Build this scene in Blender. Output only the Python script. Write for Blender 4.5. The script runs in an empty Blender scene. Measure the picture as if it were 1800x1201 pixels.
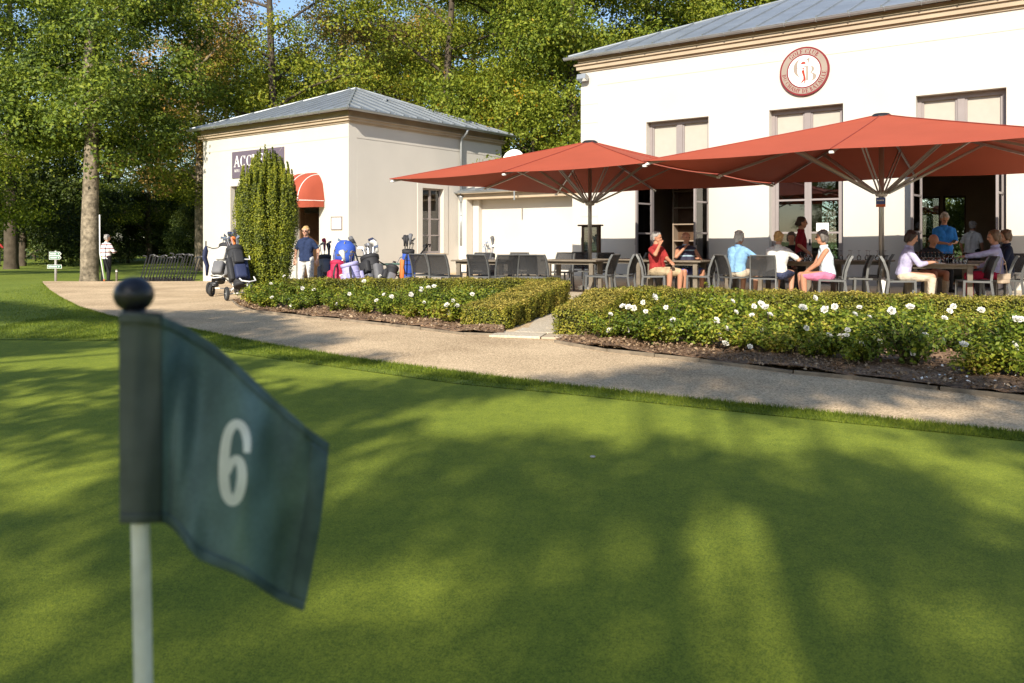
import bpy, bmesh, math, random
import numpy as np
from mathutils import Vector, Matrix
random.seed(7); np.random.seed(7)
R = math.radians
sc = bpy.context.scene
COL = sc.collection

# ------------------------------------------------------------------ camera, sky, sun, exposure
F, VH, H = 1419.0, 423.0, 1.18          # focal length in photo pixels, horizon row, eye height
cam = bpy.data.cameras.new('camera'); camo = bpy.data.objects.new('camera', cam); COL.objects.link(camo)
camo.location = (0, 0, H); camo.rotation_euler = (R(90), 0, 0)
cam.sensor_width = 36; cam.lens = 36 * F / 1800; cam.shift_y = -(600.5 - VH) / 1800
cam.clip_start = 0.05; cam.clip_end = 2000
cam.dof.use_dof = True; cam.dof.focus_distance = 16.0; cam.dof.aperture_fstop = 5.4
sc.camera = camo

SUN_EL, SUN_AZ = R(31), R(15.5)           # light travels away from the camera, 21 degrees to the right
Lh = Vector((math.sin(SUN_AZ), math.cos(SUN_AZ), 0))
LDIR = Lh * math.cos(SUN_EL) + Vector((0, 0, -math.sin(SUN_EL)))
world = bpy.data.worlds.new('World'); sc.world = world; world.use_nodes = True
wn = world.node_tree.nodes; wl = world.node_tree.links
sky = wn.new('ShaderNodeTexSky'); sky.sky_type = 'NISHITA'; sky.sun_disc = False
sky.sun_elevation = SUN_EL; sky.sun_rotation = R(195.5); sky.air_density = 1.0; sky.dust_density = 0.6; sky.ozone_density = 1.6
wl.new(sky.outputs[0], wn['Background'].inputs[0]); wn['Background'].inputs[1].default_value = 0.12
sun = bpy.data.lights.new('sun', 'SUN'); sun.energy = 4.6; sun.angle = R(0.55); sun.color = (1.0, 0.92, 0.78)
suno = bpy.data.objects.new('sun', sun); COL.objects.link(suno)
suno.rotation_euler = LDIR.to_track_quat('-Z', 'Y').to_euler()
sc.view_settings.view_transform = 'Standard'; sc.view_settings.look = 'None'
sc.view_settings.exposure = 0.76; sc.view_settings.gamma = 1.0; sc.view_settings.use_curve_mapping = False
sc.render.engine = 'CYCLES'
sc.cycles.use_denoising = True; sc.cycles.max_bounces = 8; sc.cycles.transparent_max_bounces = 8
sc.cycles.sample_clamp_indirect = 6; sc.cycles.caustics_reflective = False; sc.cycles.caustics_refractive = False

# ------------------------------------------------------------------ helpers
def gp(u, v, z=0.0):
    Z = (H - z) * F / (v - VH); return Vector(((u - 900) / F * Z, Z, z))
def at(u, v, Z): return Vector(((u - 900) / F * Z, Z, H - (v - VH) / F * Z))
def gx(u, Z, z=0.0): return Vector(((u - 900) / F * Z, Z, z))

def tag(o, label=None, cat=None, group=None, kind=None):
    if label: o['label'] = label
    if cat: o['category'] = cat
    if group: o['group'] = group
    if kind: o['kind'] = kind
    return o
def link(o, parent=None):
    COL.objects.link(o)
    if parent is not None: o.parent = parent
    return o
def thing(name, label, cat, loc=(0, 0, 0), rz=0.0, group=None):
    o = bpy.data.objects.new(name, None); o.empty_display_size = 0.1
    o.location = loc; o.rotation_euler = (0, 0, rz); link(o)
    return tag(o, label, cat, group)
def copy_tree(o, parent=None):
    c = o.copy(); COL.objects.link(c)
    if parent is not None: c.parent = parent
    for ch in list(o.children): copy_tree(ch, c)
    return c
def mesh_obj(name, me, mats=None, parent=None, loc=None, rz=None):
    o = bpy.data.objects.new(name, me)
    if mats is not None and not me.materials:
        for m in (mats if isinstance(mats, (list, tuple)) else [mats]): me.materials.append(m)
    if loc is not None: o.location = loc
    if rz is not None: o.rotation_euler = (0, 0, rz)
    return link(o, parent)

class MB:
    def __init__(s): s.v = []; s.f = []; s.m = []; s.mi = 0
    def add(s, vs, fs):
        b = len(s.v); s.v += [tuple(p) for p in vs]
        for f in fs: s.f.append(tuple(b + i for i in f)); s.m.append(s.mi)
        return s
    def box(s, x0, x1, y0, y1, z0, z1):
        return s.add([(x0,y0,z0),(x1,y0,z0),(x1,y1,z0),(x0,y1,z0),(x0,y0,z1),(x1,y0,z1),(x1,y1,z1),(x0,y1,z1)],
                     [(0,3,2,1),(4,5,6,7),(0,1,5,4),(1,2,6,5),(2,3,7,6),(3,0,4,7)])
    def bbox(s, x0, x1, y0, y1, z0, z1, b=0.01):
        """box with chamfered edges"""
        bm = bmesh.new(); bmesh.ops.create_cube(bm, size=1)
        for v in bm.verts:
            v.co = Vector(((x0+x1)/2 + v.co.x*(x1-x0), (y0+y1)/2 + v.co.y*(y1-y0), (z0+z1)/2 + v.co.z*(z1-z0)))
        bmesh.ops.bevel(bm, geom=bm.edges[:], offset=b, segments=2, affect='EDGES', profile=0.5)
        bm.verts.index_update()
        s.add([v.co for v in bm.verts], [[v.index for v in f.verts] for f in bm.faces]); bm.free(); return s
    def tube(s, pts, r, n=8, caps=True, flat=1.0):
        pts = [Vector(p) for p in pts]; rr = r if isinstance(r, (list, tuple)) else [r]*len(pts)
        rings = []; up = None; vs = []
        for i, p in enumerate(pts):
            d = (pts[min(i+1, len(pts)-1)] - pts[max(i-1, 0)])
            d = d.normalized() if d.length > 1e-9 else Vector((0,0,1))
            if up is None: up = Vector((0,0,1)) if abs(d.z) < 0.9 else Vector((1,0,0))
            a = d.cross(up); a.normalize(); b = a.cross(d); b.normalize(); up = b
            for k in range(n):
                t = 2*math.pi*k/n; vs.append(p + a*(math.cos(t)*rr[i]) + b*(math.sin(t)*rr[i]*flat))
        fs = []
        for i in range(len(pts)-1):
            for k in range(n):
                k2 = (k+1) % n; fs.append((i*n+k, i*n+k2, (i+1)*n+k2, (i+1)*n+k))
        if caps: fs.append(tuple(range(n-1, -1, -1))); fs.append(tuple((len(pts)-1)*n+k for k in range(n)))
        return s.add(vs, fs)
    def bar(s, p0, p1, w, h, up=(0,0,1)):
        p0, p1 = Vector(p0), Vector(p1); d = (p1-p0).normalized(); u = Vector(up)
        if abs(d.dot(u)) > 0.99: u = Vector((1,0,0))
        a = d.cross(u).normalized()*(w/2); b = a.cross(d).normalized()*(h/2)
        vs = []
        for p in (p0, p1): vs += [p-a-b, p+a-b, p+a+b, p-a+b]
        return s.add(vs, [(0,3,2,1),(4,5,6,7),(0,1,5,4),(1,2,6,5),(2,3,7,6),(3,0,4,7)])
    def lathe(s, prof, n=16, c=(0,0,0), sx=1.0, sy=1.0):
        vs = []; m = len(prof)
        for r, z in prof:
            for k in range(n):
                t = 2*math.pi*k/n; vs.append((c[0]+math.cos(t)*r*sx, c[1]+math.sin(t)*r*sy, c[2]+z))
        fs = [(i*n+k, i*n+(k+1)%n, (i+1)*n+(k+1)%n, (i+1)*n+k) for i in range(m-1) for k in range(n)]
        fs.append(tuple(range(n-1, -1, -1))); fs.append(tuple((m-1)*n+k for k in range(n)))
        return s.add(vs, fs)
    def ball(s, c, r, n=12, m=8, sx=1, sy=1, sz=1):
        prof = [(max(1e-4, math.sin(math.pi*i/m))*r, -math.cos(math.pi*i/m)*r*sz) for i in range(m+1)]
        return s.lathe(prof, n, c, sx, sy)
    def prism(s, poly, d):
        """3-D polygon extruded by vector d"""
        n = len(poly); d = Vector(d); P = [Vector(p) for p in poly]
        return s.add(P + [p+d for p in P], [tuple(range(n-1,-1,-1)), tuple(range(n, 2*n))] +
                     [(i, (i+1)%n, n+(i+1)%n, n+i) for i in range(n)])
    def mesh(s, name, mats=None, smooth=False):
        me = bpy.data.meshes.new(name); me.from_pydata(s.v, [], s.f)
        for m in ([] if mats is None else mats if isinstance(mats, (list, tuple)) else [mats]): me.materials.append(m)
        if s.m and max(s.m) > 0: me.polygons.foreach_set('material_index', s.m)
        if smooth: me.polygons.foreach_set('use_smooth', [True]*len(me.polygons))
        me.update(); return me
    def build(s, name, mats, parent=None, loc=None, rz=None, smooth=False):
        return mesh_obj(name, s.mesh(name, mats, smooth), None, parent, loc, rz)

# ------------------------------------------------------------------ materials
MATS = {}
def base_mat(name):
    m = bpy.data.materials.new(name); m.use_nodes = True
    return m, m.node_tree.nodes, m.node_tree.links, m.node_tree.nodes['Principled BSDF']
def mat(name, col, rough=0.6, metal=0.0, var=0.12, vscale=3.0, bump=0.0, bscale=60.0, spec=0.4, fine=0.0, fscale=80.0, bdist=0.01):
    """painted / plain surface: colour mottled at two scales, fine relief"""
    if name in MATS: return MATS[name]
    m, n, l, p = base_mat(name)
    tc = n.new('ShaderNodeTexCoord')
    no = n.new('ShaderNodeTexNoise'); no.inputs['Scale'].default_value = vscale; no.inputs['Detail'].default_value = 5
    l.new(tc.outputs['Object'], no.inputs['Vector'])
    rp = n.new('ShaderNodeValToRGB'); e = rp.color_ramp.elements
    e[0].position = 0.3; e[1].position = 0.7
    e[0].color = tuple(c*(1-var) for c in col) + (1,); e[1].color = tuple(min(1, c*(1+var)) for c in col) + (1,)
    l.new(no.outputs['Fac'], rp.inputs['Fac']); out = rp.outputs['Color']
    if fine > 0:
        n2 = n.new('ShaderNodeTexNoise'); n2.inputs['Scale'].default_value = fscale; n2.inputs['Detail'].default_value = 3
        l.new(tc.outputs['Object'], n2.inputs['Vector'])
        mr = n.new('ShaderNodeMapRange'); mr.inputs[1].default_value = 0.3; mr.inputs[2].default_value = 0.7
        mr.inputs[3].default_value = 1-fine; mr.inputs[4].default_value = 1+fine
        l.new(n2.outputs['Fac'], mr.inputs[0])
        mx = n.new('ShaderNodeVectorMath'); mx.operation = 'SCALE'
        l.new(out, mx.inputs[0]); l.new(mr.outputs[0], mx.inputs['Scale']); out = mx.outputs[0]
    l.new(out, p.inputs['Base Color'])
    p.inputs['Roughness'].default_value = rough; p.inputs['Metallic'].default_value = metal
    p.inputs['Specular IOR Level'].default_value = spec
    if bump > 0:
        nb = n.new('ShaderNodeTexNoise'); nb.inputs['Scale'].default_value = bscale; nb.inputs['Detail'].default_value = 4
        l.new(tc.outputs['Object'], nb.inputs['Vector'])
        b = n.new('ShaderNodeBump'); b.inputs['Strength'].default_value = bump; b.inputs['Distance'].default_value = bdist
        l.new(nb.outputs['Fac'], b.inputs['Height']); l.new(b.outputs[0], p.inputs['Normal'])
    MATS[name] = m; return m
def leaf_mat(name, cols, trans=0.35, rough=0.55, clump=0.9):
    """one colour per leaf, drifting in drifts through the crown"""
    m, n, l, p = base_mat(name)
    g = n.new('ShaderNodeNewGeometry'); oi = n.new('ShaderNodeObjectInfo'); tc = n.new('ShaderNodeTexCoord')
    no = n.new('ShaderNodeTexNoise'); no.inputs['Scale'].default_value = clump; no.inputs['Detail'].default_value = 2
    l.new(tc.outputs['Object'], no.inputs['Vector'])
    a = n.new('ShaderNodeMath'); a.operation = 'MULTIPLY_ADD'; a.inputs[1].default_value = 0.55; a.inputs[2].default_value = -0.27
    l.new(g.outputs['Random Per Island'], a.inputs[0])
    b = n.new('ShaderNodeMath'); b.operation = 'ADD'; l.new(a.outputs[0], b.inputs[0]); l.new(no.outputs['Fac'], b.inputs[1])
    c = n.new('ShaderNodeMath'); c.operation = 'MULTIPLY_ADD'; c.inputs[1].default_value = 0.3; c.inputs[2].default_value = -0.15
    l.new(oi.outputs['Random'], c.inputs[0])
    d = n.new('ShaderNodeMath'); d.operation = 'ADD'; l.new(b.outputs[0], d.inputs[0]); l.new(c.outputs[0], d.inputs[1])
    rp = n.new('ShaderNodeValToRGB'); el = rp.color_ramp.elements
    while len(el) < len(cols): el.new(0.5)
    for i, (pos, cc) in enumerate(cols): el[i].position = pos; el[i].color = tuple(cc) + (1,)
    l.new(d.outputs[0], rp.inputs['Fac']); l.new(rp.outputs[0], p.inputs['Base Color'])
    p.inputs['Roughness'].default_value = rough; p.inputs['Specular IOR Level'].default_value = 0.3
    t = n.new('ShaderNodeBsdfTranslucent'); l.new(rp.outputs[0], t.inputs['Color'])
    mx = n.new('ShaderNodeMixShader'); mx.inputs[0].default_value = trans
    l.new(p.outputs[0], mx.inputs[1]); l.new(t.outputs[0], mx.inputs[2]); l.new(mx.outputs[0], n['Material Output'].inputs[0])
    return m
def glass_mat(name, tint=(0.8, 0.85, 0.85), solid=False):
    m, n, l, p = base_mat(name); n.remove(p)
    gl = n.new('ShaderNodeBsdfGlossy'); gl.inputs['Roughness'].default_value = 0.01
    tr = n.new('ShaderNodeBsdfTransparent'); tr.inputs['Color'].default_value = tint + (1,)
    fr = n.new('ShaderNodeFresnel'); fr.inputs['IOR'].default_value = 1.52
    ml = n.new('ShaderNodeMath'); ml.operation = 'MULTIPLY_ADD'; ml.inputs[1].default_value = 1.6; ml.inputs[2].default_value = 0.03; ml.use_clamp = True
    l.new(fr.outputs[0], ml.inputs[0])
    mx = n.new('ShaderNodeMixShader'); l.new(ml.outputs[0], mx.inputs[0]); l.new(tr.outputs[0], mx.inputs[1]); l.new(gl.outputs[0], mx.inputs[2])
    l.new(mx.outputs[0], n['Material Output'].inputs[0]); return m
def stripe_mat(name, base, stripe, freq, lo, rough=0.8):
    m, n, l, p = base_mat(name)
    tc = n.new('ShaderNodeTexCoord'); sp = n.new('ShaderNodeSeparateXYZ'); l.new(tc.outputs['Object'], sp.inputs[0])
    a = n.new('ShaderNodeMath'); a.operation = 'MULTIPLY'; a.inputs[1].default_value = freq; l.new(sp.outputs['Z'], a.inputs[0])
    f = n.new('ShaderNodeMath'); f.operation = 'FRACT'; l.new(a.outputs[0], f.inputs[0])
    g = n.new('ShaderNodeMath'); g.operation = 'LESS_THAN'; g.inputs[1].default_value = lo; l.new(f.outputs[0], g.inputs[0])
    mx = n.new('ShaderNodeMix'); mx.data_type = 'RGBA'; mx.inputs['A'].default_value = base + (1,); mx.inputs['B'].default_value = stripe + (1,)
    l.new(g.outputs[0], mx.inputs['Factor']); l.new(mx.outputs['Result'], p.inputs['Base Color']); p.inputs['Roughness'].default_value = rough
    return m

def grass_mat(name, lo, hi, fine_scale, patch=True, bump=0.6, stripes=False):
    m, n, l, p = base_mat(name)
    tc = n.new('ShaderNodeTexCoord')
    def noise(s, d=4, out='Fac'):
        x = n.new('ShaderNodeTexNoise'); x.inputs['Scale'].default_value = s; x.inputs['Detail'].default_value = d
        l.new(tc.outputs['Object'], x.inputs['Vector']); return x.outputs[out]
    f1, f2, f3, f4 = noise(0.55, 4), noise(fine_scale, 3), noise(9.0, 5), noise(fine_scale*.33, 4)
    s1 = n.new('ShaderNodeMath'); s1.operation = 'MULTIPLY_ADD'; s1.inputs[1].default_value = 0.55; l.new(f1, s1.inputs[0])
    s2 = n.new('ShaderNodeMath'); s2.operation = 'MULTIPLY_ADD'; s2.inputs[1].default_value = 1.5; s2.inputs[2].default_value = -0.68; l.new(f2, s2.inputs[0])
    l.new(s2.outputs[0], s1.inputs[2])
    s3 = n.new('ShaderNodeMath'); s3.operation = 'MULTIPLY_ADD'; s3.inputs[1].default_value = 0.35; l.new(f3, s3.inputs[0]); l.new(s1.outputs[0], s3.inputs[2])
    s4 = n.new('ShaderNodeMath'); s4.operation = 'MULTIPLY_ADD'; s4.inputs[1].default_value = 0.55; s4.inputs[2].default_value = -0.25; l.new(f4, s4.inputs[0])
    s5 = n.new('ShaderNodeMath'); s5.operation = 'ADD'; l.new(s3.outputs[0], s5.inputs[0]); l.new(s4.outputs[0], s5.inputs[1]); s3 = s5
    rp = n.new('ShaderNodeValToRGB'); e = rp.color_ramp.elements
    e[0].position = 0.3; e[0].color = lo + (1,); e[1].position = 0.95; e[1].color = hi + (1,)
    l.new(s3.outputs[0], rp.inputs['Fac']); out = rp.outputs[0]
    if patch:      # small worn, brownish spots
        w = n.new('ShaderNodeTexNoise'); w.inputs['Scale'].default_value = 2.1; w.inputs['Detail'].default_value = 6; w.inputs['Roughness'].default_value = 0.7
        l.new(tc.outputs['Object'], w.inputs['Vector'])
        wr = n.new('ShaderNodeValToRGB'); we = wr.color_ramp.elements; we[0].position = 0.685; we[0].color = (0,0,0,1); we[1].position = 0.75; we[1].color = (0.7,0.7,0.7,1)
        l.new(w.outputs['Fac'], wr.inputs['Fac'])
        mx = n.new('ShaderNodeMix'); mx.data_type = 'RGBA'; l.new(wr.outputs[0], mx.inputs['Factor']); l.new(out, mx.inputs['A'])
        mx.inputs['B'].default_value = (0.10, 0.075, 0.03, 1); out = mx.outputs['Result']
    l.new(out, p.inputs['Base Color']); p.inputs['Roughness'].default_value = 0.75; p.inputs['Specular IOR Level'].default_value = 0.15
    p.inputs['Sheen Weight'].default_value = 0.06; p.inputs['Sheen Tint'].default_value = (0.6, 0.8, 0.25, 1); p.inputs['Sheen Roughness'].default_value = 0.5
    b = n.new('ShaderNodeBump'); b.inputs['Strength'].default_value = bump; b.inputs['Distance'].default_value = 0.006
    l.new(f2, b.inputs['Height']); l.new(b.outputs[0], p.inputs['Normal'])
    return m
def gravel_mat(name, lo, hi, scale=140.0, bump=0.8):
    m, n, l, p = base_mat(name); tc = n.new('ShaderNodeTexCoord')
    v = n.new('ShaderNodeTexVoronoi'); v.inputs['Scale'].default_value = scale; l.new(tc.outputs['Object'], v.inputs['Vector'])
    no = n.new('ShaderNodeTexNoise'); no.inputs['Scale'].default_value = 0.9; no.inputs['Detail'].default_value = 6; l.new(tc.outputs['Object'], no.inputs['Vector'])
    sp = n.new('ShaderNodeSeparateColor'); l.new(v.outputs['Color'], sp.inputs[0])
    a = n.new('ShaderNodeMath'); a.operation = 'MULTIPLY_ADD'; a.inputs[1].default_value = 0.6; l.new(sp.outputs[0], a.inputs[0]); 
    b0 = n.new('ShaderNodeMath'); b0.operation = 'MULTIPLY_ADD'; b0.inputs[1].default_value = 0.8; b0.inputs[2].default_value = -0.2; l.new(no.outputs['Fac'], b0.inputs[0])
    l.new(b0.outputs[0], a.inputs[2])
    rp = n.new('ShaderNodeValToRGB'); e = rp.color_ramp.elements; e[0].position = 0.1; e[0].color = lo + (1,); e[1].position = 0.85; e[1].color = hi + (1,)
    l.new(a.outputs[0], rp.inputs['Fac']); l.new(rp.outputs[0], p.inputs['Base Color']); p.inputs['Roughness'].default_value = 0.85; p.inputs['Specular IOR Level'].default_value = 0.2
    b = n.new('ShaderNodeBump'); b.inputs['Strength'].default_value = bump; b.inputs['Distance'].default_value = 0.006; b.invert = True
    l.new(v.outputs['Distance'], b.inputs['Height']); l.new(b.outputs[0], p.inputs['Normal'])
    return m

M = {}
M['render'] = mat('wall_render', (0.56, 0.525, 0.47), 0.85, var=0.05, vscale=0.6, bump=0.12, bscale=90, spec=0.2)
M['stone'] = mat('cornice_stone', (0.42, 0.335, 0.24), 0.8, var=0.10, vscale=1.2, bump=0.2, bscale=50, spec=0.2)
M['zinc'] = mat('zinc_sheet', (0.30, 0.33, 0.37), 0.45, metal=0.55, var=0.14, vscale=1.3, bump=0.05, bscale=8)
M['gutter'] = mat('gutter_zinc', (0.36, 0.38, 0.39), 0.42, metal=0.6, var=0.12, vscale=2)
M['joinery'] = mat('painted_joinery', (0.27, 0.235, 0.228), 0.5, var=0.05, vscale=4)
M['blind'] = mat('cream_blind', (0.42, 0.39, 0.335), 0.8, var=0.03, vscale=6)
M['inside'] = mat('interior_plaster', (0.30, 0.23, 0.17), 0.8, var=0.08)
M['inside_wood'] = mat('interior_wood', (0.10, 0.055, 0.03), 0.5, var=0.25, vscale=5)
M['glass'] = glass_mat('window_glass')
M['canvas'] = mat('terracotta_canvas', (0.375, 0.078, 0.04), 0.75, var=0.05, vscale=1.5, bump=0.08, bscale=300, spec=0.2)
M['alu'] = mat('umbrella_alu', (0.42, 0.40, 0.38), 0.35, metal=0.7, var=0.06)
M['white'] = mat('white_plastic', (0.80, 0.79, 0.76), 0.5, var=0.03)
M['black'] = mat('black_plastic', (0.018, 0.018, 0.02), 0.4, var=0.2)
M['rubber'] = mat('tyre_rubber', (0.03, 0.03, 0.03), 0.8, var=0.2)
M['chair_frame'] = mat('chair_frame_paint', (0.115, 0.117, 0.116), 0.42, metal=0.15, var=0.08)
M['sling'] = mat('chair_sling_mesh', (0.034, 0.034, 0.036), 0.6, var=0.10, vscale=30, bump=0.1, bscale=500)
_s = M['sling'].node_tree; _p = _s.nodes['Principled BSDF']; _t = _s.nodes.new('ShaderNodeBsdfTransparent'); _x = _s.nodes.new('ShaderNodeMixShader'); _x.inputs[0].default_value = .22
_s.links.new(_p.outputs[0], _x.inputs[1]); _s.links.new(_t.outputs[0], _x.inputs[2]); _s.links.new(_x.outputs[0], _s.nodes['Material Output'].inputs[0])   # open-weave mesh lets some light through
M['teak'] = mat('weathered_teak', (0.17, 0.14, 0.105), 0.7, var=0.22, vscale=9, bump=0.15, bscale=40)
M['bark'] = mat('pale_bark', (0.21, 0.172, 0.125), 0.9, var=0.45, vscale=2.6, bump=0.8, bscale=14, spec=0.1, fine=0.4, fscale=9, bdist=0.03)
M['bark_dark'] = mat('dark_bark', (0.085, 0.068, 0.05), 0.9, var=0.3, vscale=3, bump=0.6, bscale=16, spec=0.1, bdist=0.03)
M['skin'] = mat('skin', (0.50, 0.27, 0.18), 0.55, var=0.06, vscale=9)
M['skin_tan'] = mat('skin_tanned', (0.42, 0.20, 0.12), 0.55, var=0.07, vscale=9)
# ------------------------------------------------------------------ the ground
def sstep(t): t = max(0.0, min(1.0, t)); return t*t*(3-2*t)
def ground_z(x, y):
    w = sstep((-5.0 - x) / 4.0)
    z = -0.36*sstep((y-22.5)/7.5) - 0.10*sstep((y-30)/20) + 0.75*sstep((y-52)/60)
    z += 0.22*sstep((-10.5-x)/5)*sstep((y-6)/4)*(1-sstep((y-13)/4))      # low grass bank at the left of the path
    return z*max(w, sstep((y-45)/10))
def tf(x): return .02
def sheet(name, poly, mat_, off, cell=1.0, noise=0.0, kind='structure'):
    """flat polygon cut on a grid and draped over the ground"""
    bm = bmesh.new(); f = bm.faces.new([bm.verts.new((p[0], p[1], 0)) for p in poly])
    xs = [p[0] for p in poly]; ys = [p[1] for p in poly]
    for ax, lo, hi in ((0, min(xs), max(xs)), (1, min(ys), max(ys))):
        k = math.floor(lo/cell)*cell + cell
        while k < hi:
            n = (1,0,0) if ax == 0 else (0,1,0); c = (k,0,0) if ax == 0 else (0,k,0)
            bmesh.ops.bisect_plane(bm, geom=bm.verts[:]+bm.edges[:]+bm.faces[:], plane_co=c, plane_no=n); k += cell
    for v in bm.verts:
        v.co.z = ground_z(v.co.x, v.co.y) + off
        if name == 'terrace_floor': v.co.z += tf(v.co.x)-.02
        if noise: v.co.z += noise*(math.sin(v.co.x*5.1+v.co.y*3.3)*math.cos(v.co.y*4.7-v.co.x*2.2)*0.5+0.5) + random.uniform(0, noise*0.5)
    bmesh.ops.recalc_face_normals(bm, faces=bm.faces[:])
    me = bpy.data.meshes.new(name); bm.to_mesh(me); bm.free()
    if me.polygons[0].normal.z < 0: me.flip_normals()
    return tag(mesh_obj(name, me, mat_), kind=kind)

M['lawn'] = grass_mat('lawn_grass', (0.07, 0.105, 0.012), (0.25, 0.29, 0.040), 45, patch=False, bump=1.0)
M['green'] = grass_mat('putting_green_grass', (0.088, 0.126, 0.011), (0.325, 0.355, 0.030), 230, patch=True, bump=0.8)
M['gravel'] = gravel_mat('resin_gravel', (0.29, 0.195, 0.11), (0.75, 0.565, 0.355), 85)
M['terrace'] = gravel_mat('terrace_gravel', (0.40, 0.33, 0.24), (0.62, 0.53, 0.40), 60, 0.5)
M['soil'] = gravel_mat('bed_soil', (0.085, 0.048, 0.028), (0.30, 0.19, 0.115), 38, 1.0)

xs = sorted(set([-600, -350, -200, -120] + list(range(-80, 81, 2)) + [120, 200, 350, 600]))
ys = sorted(set([-300, -150, -60] + list(range(-30, 121, 2)) + [160, 240, 400, 900]))
gv = [(x, y, ground_z(x, y)) for y in ys for x in xs]; nx = len(xs)
gf = [(j*nx+i, j*nx+i+1, (j+1)*nx+i+1, (j+1)*nx+i) for j in range(len(ys)-1) for i in range(nx-1)]
me = bpy.data.meshes.new('ground'); me.from_pydata(gv, [], gf); me.polygons.foreach_set('use_smooth', [True]*len(gf))
tag(mesh_obj('ground', me, M['lawn']), kind='structure')

# edge of the path on the green's side, left to right (photo pixels on flat ground)
EDGE_G = [gp(u, v) for u, v in ((74,498),(88,512),(108,525),(140,541),(190,556),(260,569),(340,581),(460,604),(620,631),(800,655),(1000,680),(1200,702),(1400,723),(1600,744),(1800,765),(2200,806),(3000,890))]
EDGE_B1 = [gp(u, v) for u, v in ((409,532),(420,541),(444,549),(529,559),(600,565),(673,573),(740,581),(816,590),(885,592))]      # left bed
EDGE_B2 = [gp(u, v) for u, v in ((976,604),(1030,614),(1068,620),(1150,629),(1229,638),(1310,648),(1395,659),(1500,669),(1650,688),(1800,706),(2200,752),(3000,846))]   # right bed
p_far = [(-15.3, 26.4), (-14.5, 27.7), (-13.6, 28.5), (-13.2, 30.2), (-11, 30.7), (-4, 31), (4, 30), (14, 22), (28, 11), (28, 2)]
sheet('path', [tuple(p[:2]) for p in EDGE_G] + [(28, 1.0)] + list(reversed(p_far)), M['gravel'], 0.008)
# putting green, its mown edge set back from the path; the strip of longer grass between is the lawn
def offset_line(pts, ds):
    out = []
    for i, p in enumerate(pts):
        a = pts[max(i-1, 0)]; b = pts[min(i+1, len(pts)-1)]; d = (b-a); d.z = 0; d.normalize()
        out.append(p + Vector((d.y, -d.x, 0)) * ds[i])
    return out
GL = [gp(u, v) for u, v in ((-700,610),(-100,598),(200,600),(340,612),(460,629),(620,651),(800,676),(1000,695),(1200,716),(1400,737),(1600,757),(1800,778),(2200,818),(3000,900))]
sheet('putting_green', [tuple(p[:2]) for p in GL] + [(6, 0.5), (6, -8), (-12, -8), (-16, 3)], M['green'], 0.006)
sheet('green_collar', [tuple(p[:2]) for p in offset_line(GL, [-0.16]*len(GL))] + [tuple(p[:2]) for p in reversed(offset_line(GL, [0.0]*len(GL)))], M['lawn'], 0.011)

# hedge lines (world xy): the left hedge, its wing, the right wing, the right hedge
HZ = 0.5
HL0, HL1 = Vector((-4.15, 15.0)), Vector((0.85, 14.6))
WL0, WL1 = Vector((0.72, 14.3)), Vector((-0.37, 10.65))
HR0, HR1 = Vector((1.60, 12.2)), Vector((9.6, 7.9))
WR0, WR1 = Vector((1.52, 12.1)), Vector((0.79, 9.72))
sheet('terrace_floor', [(-4.2, 15.6), (0.6, 14.4), (0.2, 10.6), (0.75, 10.0), (1.75, 12.3), (9.8, 8.0), (26, 0.5), (26, 9.5), (2.2, 28.5), (-5.4, 25.8), (-6.2, 19)], M['terrace'], 0.016)
sheet('rose_bed', [tuple(p[:2]) for p in EDGE_B1] + [(-0.1, 10.5), (0.7, 14.4), (-4.2, 15.5), (-4.9, 16.2)], M['soil'], 0.02, 0.2, 0.05)
sheet('rose_bed', [tuple(p[:2]) for p in EDGE_B2] + [(24, 2.0), (9.7, 8.0), (1.7, 12.3), (0.72, 9.7)], M['soil'], 0.02, 0.2, 0.05)
# thin timber edging along both beds
M['edging'] = mat('grey_timber_edging', (0.20, 0.16, 0.115), 0.85, var=0.4, vscale=6)
for nm, E in (('left', EDGE_B1), ('right', EDGE_B2)):
    t = thing('bed_edging', 'thin weathered timber edging along the front of the %s rose bed' % ('shorter, left-hand' if nm == 'left' else 'long right-hand'), 'edging', (E[0].x, E[0].y, 0), group='timber edging of the rose beds')
    for a, b in zip(E[:-1], E[1:]):
        n = max(1, int((b-a).length/1.1))
        for k in range(n):
            p, q = a.lerp(b, k/n + 0.006), a.lerp(b, (k+1)/n - 0.006); d = Vector((random.uniform(-.012,.012), random.uniform(-.012,.012), 0))
            mb = MB(); mb.bar(p + d - E[0] + Vector((0,0,0.014)), q + d - E[0] + Vector((0,0,0.014+random.uniform(-.008,.008))), 0.02, 0.055); mb.build('edging_board', M['edging'], t)
# paving slabs in the gap between the two hedge wings
st = thing('entrance_paving', 'pale stone slabs in the gap between the clipped hedge wings', 'paving', (0.55, 9.95, 0.02))
for k, (x0, x1, y0, y1) in enumerate(((-.75,-.12,-.42,.0),(-.10,.5,-.45,-.02),(-.55,.1,.03,.5),(.12,.62,.02,.5),(-.25,.35,.53,1.0),(-.1,.5,1.03,1.5))):
    mb = MB(); mb.bbox(x0, x1, y0, y1, -0.01, 0.022, 0.008); mb.build('paving_slab', M['stone'] if k % 2 else M['terrace'], st, rz=R(-14))

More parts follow.
